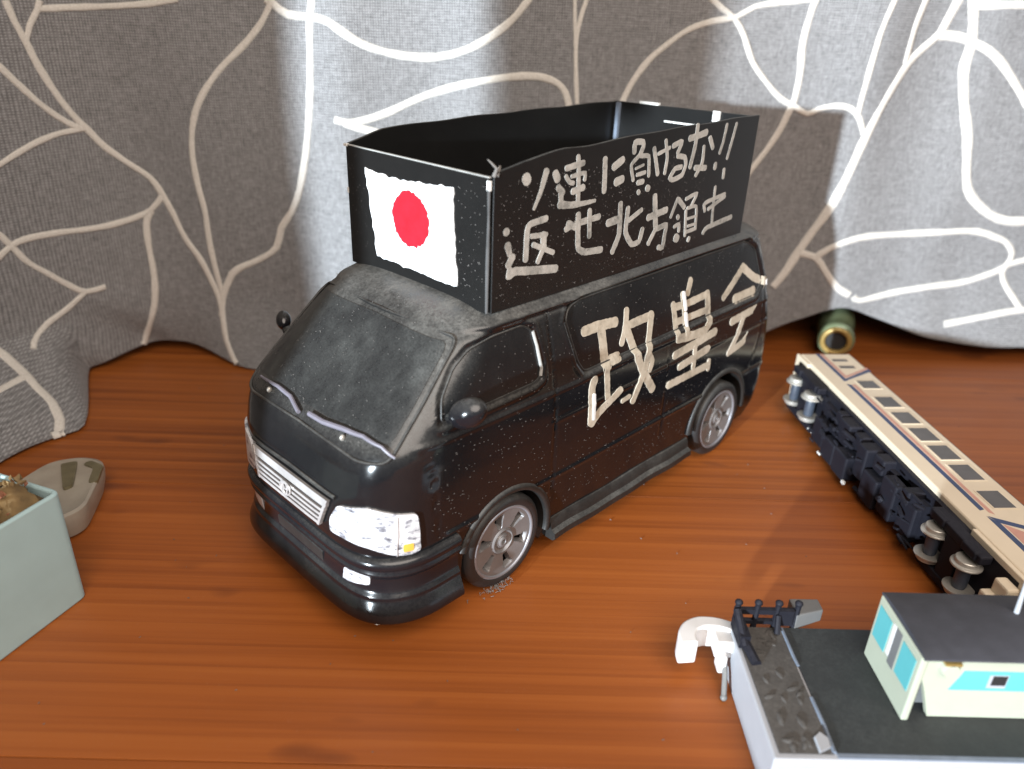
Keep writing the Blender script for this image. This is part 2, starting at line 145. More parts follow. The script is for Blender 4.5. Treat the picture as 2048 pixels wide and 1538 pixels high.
DATA={"BOXCH":[["so",[[0.304,0.304,[[-1.074,11.076],[-1.122,11.002]]],[0.215,0.101,[[-1.767,11.154],[-1.712,11.006],[-1.59,10.666],[-1.392,10.311]]]]],["ren",[[0.246,0.246,[[-2.091,11.064],[-2.179,10.921]]],[0.212,0.212,[[-2.225,10.712],[-2.394,10.566]]],[0.201,0.201,[[-2.324,10.575],[-2.363,10.27]]],[0.239,0.107,[[-2.315,10.288],[-2.729,10.225],[-3.206,10.204],[-3.675,10.214]]],[0.161,0.161,[[-2.891,11.388],[-2.941,11.1],[-2.992,10.303]]],[0.172,0.172,[[-2.478,11.147],[-2.771,11.185],[-3.107,11.22]]],[0.138,0.138,[[-2.479,10.955],[-2.617,10.804],[-2.762,10.764]]],[0.123,0.123,[[-2.692,10.932],[-3.191,10.971],[-3.193,10.796]]],[0.193,0.193,[[-2.766,10.555],[-3.159,10.613]]]]],["ni",[[0.206,0.206,[[-3.962,11.231],[-4.002,10.802],[-4.028,10.413]]],[0.233,0.233,[[-4.35,10.989],[-4.705,11.144]]],[0.261,0.261,[[-4.504,10.588],[-4.753,10.638]]]]],["makeru_kanji",[[0.191,0.191,[[-5.18,11.298],[-5.176,11.545],[-5.528,11.529],[-5.563,11.401],[-5.464,11.227]]],[0.145,0.145,[[-5.495,11.168],[-5.862,11.123],[-5.953,10.597]]],[0.135,0.135,[[-5.413,11.186],[-5.101,10.965],[-5.248,10.557]]],[0.092,0.092,[[-5.315,10.851],[-5.658,10.921]]],[0.132,0.132,[[-5.404,10.68],[-5.757,10.712]]],[0.176,0.176,[[-5.482,10.46],[-5.7,10.471]]],[0.162,0.162,[[-5.536,10.216],[-5.568,10.177]]],[0.217,0.217,[[-5.934,10.264],[-5.995,10.245]]]]],["ke",[[0.176,0.176,[[-6.077,11.312],[-6.375,10.599]]],[0.127,0.127,[[-6.306,11.153],[-6.828,11.273]]],[0.152,0.152,[[-6.594,11.48],[-6.755,11.017],[-6.717,10.587]]]]],["ru",[[0.18,0.18,[[-6.993,11.307],[-7.41,11.393],[-7.258,11.092]]],[0.175,0.175,[[-7.278,11.006],[-7.651,10.935],[-7.754,10.727],[-7.631,10.44],[-7.204,10.35],[-6.993,10.411],[-7.224,10.657],[-7.532,10.675]]]]],["na",[[0.224,0.224,[[-7.799,11.447],[-8.156,11.481],[-8.651,11.556]]],[0.194,0.194,[[-8.128,11.774],[-8.131,11.213],[-7.998,10.628]]],[0.161,0.161,[[-8.616,11.148],[-8.641,10.691],[-8.371,10.348]]],[0.205,0.205,[[-8.291,10.573],[-8.855,10.516]]],[0.187,0.187,[[-8.89,11.377],[-9.117,11.081]]]]],["exclamation",[[0.156,0.156,[[-9.761,11.693],[-9.686,11.214],[-9.568,10.889]]],[0.204,0.204,[[-9.419,10.564],[-9.414,10.46]]]]],["exclamation",[[0.16,0.16,[[-10.328,11.683],[-10.2,11.174],[-10.062,10.687]]],[0.164,0.164,[[-9.98,10.349],[-10.0,10.105]]]]],["kaesu_kanji",[[0.226,0.226,[[-0.479,9.909],[-0.499,9.879]]],[0.24,0.177,[[-0.547,9.56],[-0.62,9.329]]],[0.229,0.229,[[-0.719,9.253],[-0.585,9.069]]],[0.181,0.181,[[-0.637,8.966],[-0.598,8.773]]],[0.246,0.246,[[-0.644,8.811],[-0.818,8.878],[-1.284,8.803],[-2.302,8.659]]],[0.192,0.192,[[-1.839,10.018],[-1.293,9.962],[-1.188,9.818],[-1.172,9.099]]],[0.155,0.155,[[-1.346,9.655],[-1.871,9.616]]],[0.215,0.215,[[-1.774,9.631],[-1.787,9.369]]],[0.162,0.162,[[-1.427,9.431],[-1.794,9.272],[-2.156,9.111]]],[0.168,0.168,[[-1.824,9.338],[-1.611,8.969]]]]],["se",[[0.192,0.192,[[-2.608,9.629],[-2.965,9.707],[-3.908,9.764]]],[0.227,0.227,[[-2.687,9.75],[-2.973,9.633]]],[0.211,0.211,[[-3.051,9.937],[-3.089,9.418],[-3.15,9.033],[-3.433,8.894],[-4.11,8.838]]],[0.178,0.178,[[-3.494,9.983],[-3.559,9.291]]]]],["kita",[[0.222,0.222,[[-4.791,9.979],[-4.853,9.151],[-4.623,8.686]]],[0.258,0.258,[[-4.32,9.53],[-4.82,9.577]]],[0.2,0.2,[[-5.149,9.809],[-5.142,9.146],[-5.483,8.749],[-5.83,8.777],[-5.927,9.107]]],[0.166,0.166,[[-5.24,9.466],[-5.789,9.679]]]]],["kata",[[0.24,0.24,[[-6.372,9.979],[-6.541,9.228],[-6.601,9.001]]],[0.243,0.243,[[-6.158,9.406],[-7.021,9.507]]],[0.187,0.187,[[-6.596,9.023],[-6.304,8.63]]],[0.193,0.193,[[-6.673,9.011],[-7.117,9.053],[-7.096,8.788],[-7.064,8.387],[-6.843,8.425]]]]],["ryo",[[0.149,0.149,[[-7.559,9.764],[-7.309,9.255]]],[0.177,0.177,[[-7.612,9.731],[-7.978,9.448]]],[0.176,0.176,[[-7.674,9.215],[-7.716,9.17]]],[0.144,0.144,[[-7.563,8.928],[-7.794,8.972],[-7.835,8.752]]],[0.306,0.306,[[-7.712,8.57],[-7.791,8.53]]],[0.138,0.138,[[-8.014,9.692],[-8.583,9.791],[-8.338,9.426]]],[0.134,0.134,[[-8.086,9.328],[-8.212,8.556]]],[0.126,0.126,[[-8.155,9.398],[-8.637,9.385],[-8.764,8.687]]],[0.099,0.099,[[-8.234,9.067],[-8.664,9.085]]],[0.1,0.1,[[-8.291,8.829],[-8.724,8.844]]],[0.137,0.137,[[-8.235,8.661],[-8.764,8.687]]],[0.162,0.162,[[-8.459,8.432],[-8.425,8.369]]]]],["tsuchi",[[0.147,0.147,[[-9.609,9.853],[-9.644,9.358],[-9.721,8.707]]],[0.152,0.152,[[-9.186,9.174],[-9.082,9.379],[-9.312,9.457],[-10.266,9.554]]],[0.151,0.151,[[-9.381,9.202],[-10.288,9.482]]],[0.187,0.187,[[-9.271,8.467],[-9.464,8.605],[-10.891,8.733]]]]]],"BODYCH":[["sei",[[0.309,0.309,[[-3.312,6.733],[-3.962,6.73],[-4.698,6.656]]],[0.363,0.363,[[-4.036,6.63],[-4.122,5.485]]],[0.246,0.246,[[-4.125,5.542],[-4.211,4.555]]],[0.315,0.315,[[-4.352,5.649],[-4.691,5.654]]],[0.294,0.294,[[-3.593,5.297],[-3.48,5.038],[-3.525,3.977]]],[0.283,0.283,[[-3.566,3.93],[-3.888,4.196],[-4.805,4.577]]],[0.239,0.239,[[-5.221,6.862],[-5.124,6.411],[-4.909,5.984]]],[0.266,0.266,[[-5.264,6.419],[-5.833,6.434],[-6.419,6.436]]],[0.304,0.304,[[-5.124,6.411],[-5.597,5.385],[-5.936,4.79],[-6.5,4.076]]],[0.276,0.276,[[-6.374,6.476],[-6.136,5.385],[-5.936,4.79],[-5.505,4.007]]],[0.225,0.225,[[-6.111,5.392],[-6.334,5.05],[-6.236,4.795]]],[0.153,0.153,[[-4.947,4.181],[-5.3,4.224]]]]],["ko",[[0.261,0.261,[[-8.557,7.008],[-8.366,6.663]]],[0.257,0.257,[[-7.544,6.489],[-7.712,5.402]]],[0.247,0.247,[[-7.588,6.39],[-8.343,6.354],[-9.484,6.396]]],[0.301,0.301,[[-9.485,6.411],[-9.527,5.472],[-9.302,5.3]]],[0.235,0.235,[[-7.708,5.911],[-9.366,5.892]]],[0.323,0.323,[[-7.74,5.379],[-8.579,5.289],[-9.275,5.274],[-9.527,5.488]]],[0.22,0.22,[[-8.068,6.697],[-8.225,5.348]]],[0.295,0.295,[[-7.577,4.879],[-8.682,4.951],[-9.938,5.058]]],[0.287,0.287,[[-7.935,4.395],[-9.582,4.555]]],[0.225,0.225,[[-8.756,4.849],[-8.788,4.125]]],[0.272,0.272,[[-7.401,3.914],[-8.606,3.918],[-9.767,3.924]]],[0.188,0.188,[[-9.753,4.089],[-9.782,3.758]]]]],["kai",[[0.263,0.263,[[-11.803,6.84],[-11.139,6.438],[-10.475,6.062]]],[0.305,0.305,[[-11.833,6.771],[-12.525,6.336],[-13.779,5.877]]],[0.361,0.361,[[-11.215,5.856],[-12.48,5.877]]],[0.294,0.294,[[-10.991,5.139],[-12.852,5.267]]],[0.259,0.259,[[-11.813,5.135],[-11.444,4.448],[-11.075,4.003]]],[0.268,0.268,[[-11.046,3.993],[-11.996,4.158],[-12.816,4.683]]],[0.281,0.281,[[-12.74,4.702],[-13.085,3.945]]]]]],"CORDS":[[0.303,[[-15.34,14.31],[-15.32,14.13],[-15.28,13.87],[-15.24,13.62],[-15.19,13.4],[-15.14,13.19],[-15.09,12.98],[-15.04,12.74],[-15.0,12.5],[-14.94,12.24],[-14.88,12.01],[-14.81,11.77],[-14.74,11.52],[-14.66,11.29],[-14.59,11.07],[-14.51,10.86],[-14.42,10.66],[-14.34,10.48],[-14.19,10.19],[-14.02,9.92],[-13.9,9.71],[-13.77,9.48],[-13.61,9.25],[-13.46,9.07],[-13.28,8.9],[-13.09,8.72],[-12.9,8.55],[-12.65,8.35],[-12.4,8.16],[-12.19,7.96],[-12.04,7.73],[-11.93,7.5],[-11.83,7.26],[-11.69,6.92],[-11.55,6.54],[-11.45,6.22],[-11.34,5.86],[-11.21,5.5],[-11.08,5.25],[-10.93,5.0],[-10.77,4.74],[-10.63,4.44],[-10.51,4.13],[-10.39,3.78],[-10.28,3.42],[-10.18,3.07],[-10.1,2.78],[-10.02,2.3],[-10.0,1.91],[-9.97,1.61],[-9.93,1.3],[-9.85,0.99],[-9.68,0.65],[-9.47,0.32],[-9.31,0.1]]],[0.248,[[-14.57,14.35],[-14.61,14.22],[-14.67,14.03],[-14.79,13.8],[-14.92,13.54],[-15.01,13.25],[-15.08,13.02]]],[0.274,[[-14.61,14.07],[-14.46,14.08],[-14.24,14.1],[-13.97,14.13],[-13.69,14.15],[-13.47,14.16],[-13.24,14.18],[-13.0,14.19],[-12.75,14.21],[-12.49,14.23],[-12.23,14.25],[-11.96,14.28],[-11.69,14.3],[-11.43,14.33],[-11.17,14.36],[-10.86,14.41],[-10.54,14.47],[-10.28,14.52],[-10.09,14.56]]],[0.28,[[-15.79,12.24],[-15.72,12.1],[-15.62,11.9],[-15.51,11.67],[-15.42,11.51],[-15.32,11.32],[-15.22,11.14],[-15.12,10.97],[-14.99,10.77],[-14.86,10.59],[-14.73,10.42],[-14.53,10.2],[-14.34,10.03],[-14.16,9.95],[-14.02,9.92]]],[0.26,[[-16.25,8.86],[-16.13,8.96],[-15.97,9.09],[-15.8,9.22],[-15.64,9.34],[-15.48,9.45],[-15.32,9.55],[-15.14,9.64],[-14.95,9.73],[-14.75,9.8],[-14.52,9.85],[-14.27,9.89],[-14.09,9.92]]],[0.293,[[-11.83,7.26],[-12.06,6.97],[-12.4,6.64],[-12.67,6.49],[-12.96,6.37],[-13.26,6.27],[-13.49,6.21],[-13.73,6.15],[-13.97,6.11],[-14.21,6.09],[-14.41,6.08],[-14.62,6.08],[-14.82,6.09],[-15.02,6.1],[-15.19,6.11],[-15.39,6.11],[-15.58,6.11],[-15.75,6.11],[-15.9,6.1],[-16.07,6.07],[-16.21,6.03],[-16.35,5.96],[-16.55,5.75],[-16.7,5.56]]],[0.275,[[-16.58,6.46],[-16.5,6.27],[-16.4,5.97],[-16.32,5.73],[-16.23,5.46],[-16.13,5.2],[-16.0,4.97],[-15.85,4.76],[-15.71,4.55],[-15.57,4.34],[-15.43,4.14],[-15.29,3.95],[-15.11,3.72],[-14.91,3.57],[-14.61,3.57],[-14.35,3.62]]],[0.279,[[-14.91,3.57],[-15.06,3.42],[-15.29,3.2],[-15.51,3.0],[-15.71,2.85],[-15.89,2.72],[-16.03,2.6],[-16.17,2.42],[-16.28,2.27],[-16.4,2.09],[-16.46,1.92]]],[0.319,[[-12.36,6.64],[-12.48,6.5],[-12.61,6.23],[-12.66,5.98],[-12.69,5.67],[-12.71,5.29],[-12.71,5.02],[-12.71,4.71],[-12.7,4.39],[-12.7,4.07],[-12.71,3.77],[-12.75,3.33],[-12.82,2.93],[-12.91,2.53],[-13.03,2.14],[-13.2,1.74],[-13.43,1.31],[-13.7,0.77],[-13.79,0.47]]],[0.295,[[-6.73,14.6],[-6.83,14.41],[-6.99,14.15],[-7.17,13.87],[-7.33,13.67],[-7.51,13.48],[-7.7,13.27],[-7.9,13.07],[-8.12,12.87],[-8.36,12.66],[-8.59,12.46],[-8.8,12.26],[-9.04,12.01],[-9.24,11.77],[-9.43,11.53],[-9.6,11.29],[-9.75,11.05],[-9.89,10.8],[-10.01,10.53],[-10.11,10.25],[-10.2,9.95],[-10.26,9.65],[-10.31,9.34],[-10.34,9.0],[-10.35,8.72],[-10.34,8.42],[-10.33,8.11],[-10.31,7.82],[-10.28,7.54],[-10.24,7.27],[-10.2,7.0],[-10.17,6.71],[-10.16,6.38],[-10.17,6.03],[-10.17,5.67],[-10.17,5.33],[-10.15,4.92],[-10.12,4.53],[-10.08,4.13],[-10.04,3.8],[-10.0,3.44],[-9.96,3.12],[-9.92,2.9]]],[0.337,[[-5.1,14.77],[-5.14,14.57],[-5.21,14.25],[-5.27,13.85],[-5.29,13.65],[-5.3,13.42],[-5.32,13.17],[-5.33,12.91],[-5.35,12.64],[-5.37,12.37],[-5.39,12.11],[-5.42,11.85],[-5.45,11.58],[-5.49,11.31],[-5.52,11.03],[-5.56,10.76],[-5.6,10.5],[-5.65,10.26],[-5.7,9.93],[-5.76,9.62],[-5.82,9.33],[-5.88,9.05],[-5.95,8.78],[-6.05,8.38],[-6.15,8.01],[-6.26,7.66],[-6.4,7.28],[-6.56,6.92],[-6.72,6.61],[-6.96,6.28],[-7.18,5.97],[-7.3,5.54],[-7.46,5.11],[-7.67,4.91],[-7.93,4.74],[-8.22,4.59],[-8.55,4.44],[-8.9,4.3],[-9.18,4.15],[-9.41,3.95],[-9.55,3.7],[-9.75,3.33],[-9.92,2.9],[-10.01,2.41],[-10.05,2.02]]],[0.356,[[-6.93,14.67],[-6.83,14.6],[-6.66,14.49],[-6.42,14.31],[-6.11,14.16],[-5.75,14.13],[-5.37,14.12],[-4.99,14.1],[-4.61,14.02],[-4.38,13.91],[-4.15,13.75],[-3.93,13.61],[-3.71,13.47],[-3.5,13.35],[-3.28,13.24],[-2.96,13.12],[-2.61,13.03],[-2.35,12.97],[-2.08,12.92],[-1.79,12.88],[-1.48,12.86],[-1.17,12.84],[-0.87,12.84],[-0.51,12.87],[-0.15,12.94],[0.16,13.01],[0.48,13.12],[0.8,13.24],[1.09,13.39],[1.38,13.55],[1.64,13.72],[1.88,13.89],[2.11,14.06],[2.33,14.26],[2.52,14.45],[2.71,14.68],[2.88,14.89],[3.0,15.04]]],[0.349,[[-4.51,10.48],[-4.3,10.43],[-4.0,10.4],[-3.67,10.43],[-3.29,10.51],[-3.0,10.59],[-2.69,10.7],[-2.35,10.83],[-2.09,10.95],[-1.82,11.08],[-1.54,11.21],[-1.26,11.33],[-0.99,11.44],[-0.71,11.54],[-0.43,11.63],[-0.15,11.72],[0.12,11.8],[0.4,11.88],[0.68,11.95],[0.95,12.01],[1.22,12.07],[1.49,12.12],[1.76,12.17],[2.04,12.21],[2.42,12.25],[2.8,12.28],[3.13,12.29],[3.46,12.28],[3.73,12.23],[4.01,12.15],[4.26,12.03],[4.45,11.88],[4.59,11.69],[4.7,11.42],[4.77,11.2]]],[0.369,[[-4.14,10.39],[-3.91,10.31],[-3.59,10.19],[-3.19,10.09],[-2.86,10.01]]],[0.219,[[5.24,15.19],[5.18,14.98],[5.08,14.69],[5.01,14.4],[4.94,14.09],[4.91,13.74],[4.9,13.45],[4.91,13.11],[4.94,12.73],[4.97,12.45],[5.0,12.11],[5.04,11.77],[5.07,11.48],[5.09,11.27]]],[0.188,[[4.73,15.1],[4.75,14.81],[4.78,14.4],[4.81,14.05],[4.85,13.68],[4.87,13.41]]],[0.275,[[8.1,13.11],[7.95,12.93],[7.75,12.68],[7.56,12.43],[7.37,12.13],[7.23,11.86],[7.09,11.57],[7.0,11.35]]],[0.292,[[10.15,15.32],[10.4,15.15],[10.72,14.93],[10.99,14.79],[11.24,14.62],[11.48,14.38],[11.72,14.06],[11.85,13.83],[11.99,13.57],[12.13,13.3],[12.29,13.05],[12.53,12.77],[12.79,12.52],[13.05,12.28],[13.43,11.94],[13.8,11.66],[14.14,11.49],[14.48,11.35],[14.83,11.17],[15.14,11.05],[15.36,11.12],[15.58,11.25],[15.87,11.35],[16.18,11.42],[16.51,11.43],[16.81,11.37],[17.06,11.21],[17.28,10.98],[17.5,10.58],[17.66,10.24]]],[0.274,[[14.39,15.41],[14.16,15.38],[13.82,15.34],[13.45,15.29],[13.11,15.25],[12.73,15.2],[12.37,15.14],[12.06,15.06],[11.7,14.87],[11.33,14.67],[11.01,14.59],[10.65,14.54],[10.31,14.47],[10.01,14.38],[9.71,14.28],[9.43,14.15],[9.14,13.97],[8.86,13.76],[8.59,13.54],[8.35,13.34],[8.12,13.14],[7.92,12.92],[7.73,12.7],[7.57,12.46],[7.43,12.22],[7.24,11.85],[7.11,11.51],[7.03,11.29],[7.0,11.16]]],[0.351,[[14.58,15.48],[14.54,15.3],[14.48,15.03],[14.44,14.73],[14.41,14.5],[14.38,14.24],[14.36,13.97],[14.36,13.71],[14.39,13.37],[14.45,13.02],[14.49,12.67],[14.5,12.28],[14.49,11.89],[14.48,11.58],[14.43,11.38],[14.36,11.21],[14.28,10.96],[14.19,10.66],[14.08,10.36],[13.95,10.07],[13.79,9.78],[13.62,9.49],[13.42,9.19],[13.21,8.88],[13.03,8.62],[12.87,8.37],[12.78,8.23]]],[0.281,[[17.58,15.58],[17.53,15.37],[17.45,15.07],[17.37,14.73],[17.32,14.42],[17.28,14.14],[17.27,13.87],[17.25,13.59],[17.24,13.31],[17.22,13.0],[17.21,12.68],[17.2,12.36],[17.19,12.07],[17.18,11.71],[17.18,11.38],[17.18,11.16]]],[0.454,[[20.69,15.7],[20.63,15.5],[20.54,15.21],[20.45,14.93],[20.36,14.61],[20.23,14.32],[19.96,14.05],[19.64,13.78],[19.37,13.53],[19.11,13.25],[18.95,13.02],[18.8,12.75],[18.64,12.44],[18.53,12.22],[18.41,11.97],[18.29,11.71],[18.18,11.44],[18.07,11.17],[17.98,10.91],[17.89,10.65],[17.81,10.38],[17.73,10.12],[17.65,9.86],[17.57,9.54],[17.5,9.22],[17.42,8.91],[17.34,8.59],[17.25,8.26],[17.15,7.92],[17.05,7.59],[16.95,7.26],[16.82,6.95],[16.69,6.63],[16.55,6.33],[16.43,6.07],[16.26,5.68],[16.09,5.29],[15.96,4.98],[15.81,4.61],[15.66,4.25],[15.51,3.94],[15.26,3.52],[15.09,3.27]]],[0.375,[[19.15,15.64],[19.1,15.43],[19.03,15.13],[18.96,14.79],[18.91,14.46],[18.9,14.19],[18.89,13.89],[18.89,13.59],[18.89,13.34],[18.89,13.16]]],[0.501,[[21.24,15.72],[21.32,15.48],[21.43,15.14],[21.53,14.8],[21.6,14.51],[21.66,14.22],[21.7,13.94],[21.7,13.66],[21.67,13.38],[21.69,13.05],[21.75,12.74],[21.84,12.4],[21.94,12.04],[22.05,11.69],[22.17,11.35],[22.3,11.02],[22.43,10.67],[22.56,10.3],[22.65,9.96],[22.74,9.58],[22.83,9.2],[22.92,8.85],[23.01,8.55],[23.21,8.08],[23.5,7.73],[23.86,7.43],[24.3,7.13],[24.71,6.89],[25.24,6.68],[25.76,6.57],[26.38,6.54],[26.88,6.55]]],[0.413,[[21.15,15.42],[21.34,15.43],[21.61,15.45],[21.93,15.46],[22.28,15.48],[22.65,15.5],[23.02,15.52],[23.35,15.53],[23.59,15.55]]],[0.442,[[20.25,14.28],[20.61,14.29],[21.06,14.26],[21.45,14.17],[21.85,14.03],[22.13,13.92],[22.42,13.79],[22.72,13.62],[23.04,13.41],[23.37,13.15],[23.73,12.84],[23.99,12.61],[24.28,12.33],[24.57,12.05],[24.81,11.8],[24.99,11.63]]],[0.371,[[16.76,4.82],[16.93,5.03],[17.25,5.31],[17.49,5.45],[17.79,5.59],[18.15,5.71],[18.55,5.8],[18.96,5.84],[19.38,5.86],[19.84,5.87],[20.33,5.88],[20.68,5.9],[21.06,5.92],[21.43,5.95],[21.79,5.98],[22.14,6.01],[22.48,6.03],[22.87,6.05],[23.28,6.07],[23.67,6.08],[24.02,6.08],[24.33,6.07],[24.91,5.96],[25.34,5.81],[25.71,5.71],[26.02,5.58],[26.36,5.32],[26.61,5.01],[26.64,4.67],[26.47,4.34],[26.2,4.18],[25.85,4.04],[25.5,3.91],[25.17,3.79],[24.84,3.67],[24.43,3.57],[24.05,3.5],[23.6,3.46],[23.12,3.43],[22.67,3.38],[22.26,3.31],[21.86,3.23],[21.47,3.15],[21.08,3.05],[20.74,2.97],[20.36,2.87],[19.99,2.79],[19.66,2.72],[19.4,2.69],[19.1,2.8],[19.02,2.94]]],[0.382,[[15.95,4.95],[16.33,4.92],[16.76,4.82],[17.03,4.55],[17.29,4.21],[17.63,3.81],[18.02,3.43],[18.43,3.18],[18.76,3.01]]],[0.353,[[27.61,4.67],[27.27,4.6],[26.8,4.49],[26.47,4.34],[26.37,4.04],[26.49,3.7],[26.76,3.32],[27.1,2.95],[27.42,2.58],[27.67,2.32]]],[0.377,[[28.03,2.33],[27.6,2.29],[26.94,2.22],[26.55,2.16],[26.1,2.07],[25.66,1.98],[25.25,1.89],[24.86,1.79],[24.45,1.7],[24.08,1.63],[23.82,1.59]]],[0.401,[[-17.2,2.15],[-17.11,1.92],[-17.02,1.65],[-16.95,1.47],[-16.89,1.3],[-16.83,1.16],[-16.77,0.99],[-16.71,0.87],[-16.62,0.72],[-16.55,0.58],[-16.52,0.43],[-16.49,0.29],[-16.52,0.18],[-16.55,0.08],[-16.47,-2.69],[-16.54,-3.06],[-16.61,-3.44],[-16.66,-3.71]]],[0.363,[[-16.86,1.26],[-16.98,1.22],[-17.14,1.18],[-17.29,1.16],[-17.42,1.16]]]],"HEAD":[[2.07,3.92],[2.94,4.12],[3.66,3.91],[4.05,3.84],[4.13,3.31],[4.14,2.75],[3.8,2.72],[3.5,2.78],[2.94,3.0],[2.26,3.1],[1.81,3.11],[1.8,3.44]],"FOG":[[2.06,2.08],[2.86,2.17],[2.83,1.85],[1.93,1.61]],"WIPL":[[0.17,5.37],[0.9,5.45],[1.62,5.53],[2.29,5.57],[2.85,5.49],[3.27,5.31]],"WIPR":[[-2.29,5.5],[-1.35,5.54],[-0.68,5.51],[0.05,5.36]],"NUB":[[1.73,5.4],[-1.63,5.4]],"GRT":[[-0.55,3.9],[0.42,3.9],[1.8,3.99],[1.39,3.16],[0.15,3.0]],"MIR":[[3.78,6.3],[4.48,5.98],[5.64,5.42]],"AMB":[3.87,3.0],"ARCHES":[[[0.97,3.52,2.7],[0.15,3.52,3.27],[-0.73,3.52,3.24],[-1.54,3.52,2.94],[-2.05,3.49,1.78]],[[-9.39,3.52,3.12],[-10.35,3.52,3.58],[-11.3,3.52,3.51],[-12.03,3.52,3.17]]],"RIDGE":[[[-3.554,4.849],[-3.601,4.077]],[[-8.108,6.718],[-8.18,6.195]],[[-8.18,6.058],[-8.241,5.688]],[[-13.328,6.034],[-13.786,5.898]]]}
MIRL=(1.547, 3.85, 6.202)
MIRR=(1.854, -3.75, 6.316)
# ---------------- helpers ----------------
def tag(o,label=None,cat=None,group=None,kind=None):
    for k,v in (('label',label),('category',cat),('group',group),('kind',kind)):
        if v: o[k]=v
    return o
def empty(name,loc=(0,0,0),rz=0):
    o=bpy.data.objects.new(name,None); C.objects.link(o); o.location=Vector(loc)*SC; o.rotation_euler=(0,0,rz); o.empty_display_size=.02; return o
def link(name,me,parent=None,loc=None):
    o=bpy.data.objects.new(name,me); C.objects.link(o)
    if parent is not None: o.parent=parent
    if loc is not None: o.location=Vector(loc)*SC
    return o
def mkmesh(name,V,F,mat,smooth=True,sharp=None):
    me=bpy.data.meshes.new(name); me.from_pydata([tuple(float(c)*SC for c in v) for v in V],[],[tuple(int(i) for i in f) for f in F])
    me.materials.append(mat); me.update()
    bm=bmesh.new(); bm.from_mesh(me); bmesh.ops.recalc_face_normals(bm,faces=bm.faces); bm.to_mesh(me); bm.free()
    if smooth:
        me.shade_smooth()
        try: me.set_sharp_from_angle(angle=math.radians(sharp or 35))
        except Exception: pass
    return me
def obj(name,V,F,mat,parent=None,smooth=True,sharp=None,loc=None):
    return link(name,mkmesh(name,V,F,mat,smooth,sharp),parent,loc)
def bevel(o,w=.03,seg=2):
    m=o.modifiers.new('bevel','BEVEL'); m.width=w*SC; m.segments=seg; m.limit_method='ANGLE'; m.angle_limit=math.radians(40); return o
class MB:
    def __init__(s): s.V=[]; s.F=[]
    def add(s,V,F):
        n=len(s.V); s.V+= [tuple(v) for v in V]; s.F+=[tuple(i+n for i in f) for f in F]; return s
    def box(s,x0,x1,y0,y1,z0,z1):
        return s.add([(x,y,z) for z in (z0,z1) for y in (y0,y1) for x in (x0,x1)],[(0,2,3,1),(4,5,7,6),(0,1,5,4),(2,6,7,3),(0,4,6,2),(1,3,7,5)])
    def tube(s,pts,r,n=8,cap=True,flat=None):
        P=[Vector(p) for p in pts]; R=r if hasattr(r,'__len__') else [r]*len(P); V=[];F=[]
        up=Vector((0,0,1))
        for i,p in enumerate(P):
            t=(P[min(i+1,len(P)-1)]-P[max(i-1,0)]).normalized()
            if i==0:
                a=t.cross(up if abs(t.z)<.9 else Vector((1,0,0))).normalized()
            else: a=(a-t*a.dot(t)).normalized()
            b=t.cross(a)
            for k in range(n):
                q=2*math.pi*k/n; V.append(p+(a*math.cos(q)+b*math.sin(q))*R[i])
        for i in range(len(P)-1):
            for k in range(n): F.append((i*n+k,i*n+(k+1)%n,(i+1)*n+(k+1)%n,(i+1)*n+k))
        if cap: F.append(tuple(range(n))[::-1]); F.append(tuple((len(P)-1)*n+k for k in range(n)))
        return s.add(V,F)
    def lathe(s,prof,c=(0,0,0),axis='z',n=40,closed=False,caps=True):
        V=[];F=[];m=len(prof)
        for k in range(n):
            q=2*math.pi*k/n; ca,sa=math.cos(q),math.sin(q)
            for r,h in prof:
                v={'z':(r*ca,r*sa,h),'y':(r*ca,h,r*sa),'x':(h,r*ca,r*sa)}[axis]; V.append((v[0]+c[0],v[1]+c[1],v[2]+c[2]))
        for k in range(n):
            for i in range(m if closed else m-1):
                j=(i+1)%m; F.append((k*m+i,k*m+j,((k+1)%n)*m+j,((k+1)%n)*m+i))
        if not closed and caps:
            F.append(tuple(k*m for k in range(n))); F.append(tuple(k*m+m-1 for k in range(n)))
        return s.add(V,F)
    def prism(s,poly,f0,f1):
        """poly of 2D points, f0 / f1 map a point to the two 3D sides"""
        n=len(poly); V=[f0(p) for p in poly]+[f1(p) for p in poly]
        F=[tuple(range(n)),tuple(range(2*n-1,n-1,-1))]+[(i,(i+1)%n,n+(i+1)%n,n+i) for i in range(n)]
        return s.add(V,F)
    def ellipsoid(s,c,r,n=20,m=12,rot=None):
        V=[];F=[]
        for i in range(m+1):
            a=math.pi*i/m
            for k in range(n):
                q=2*math.pi*k/n; v=Vector((r[0]*math.sin(a)*math.cos(q),r[1]*math.sin(a)*math.sin(q),r[2]*math.cos(a)))
                if rot: v=rot@v
                V.append(v+Vector(c))
        for i in range(m):
            for k in range(n): F.append((i*n+k,i*n+(k+1)%n,(i+1)*n+(k+1)%n,(i+1)*n+k))
        return s.add(V,F)
    def done(s,name,mat,parent=None,smooth=True,sharp=None,bev=None,loc=None):
        o=obj(name,s.V,s.F,mat,parent,smooth,sharp,loc)
        if bev: bevel(o,bev)
        return o
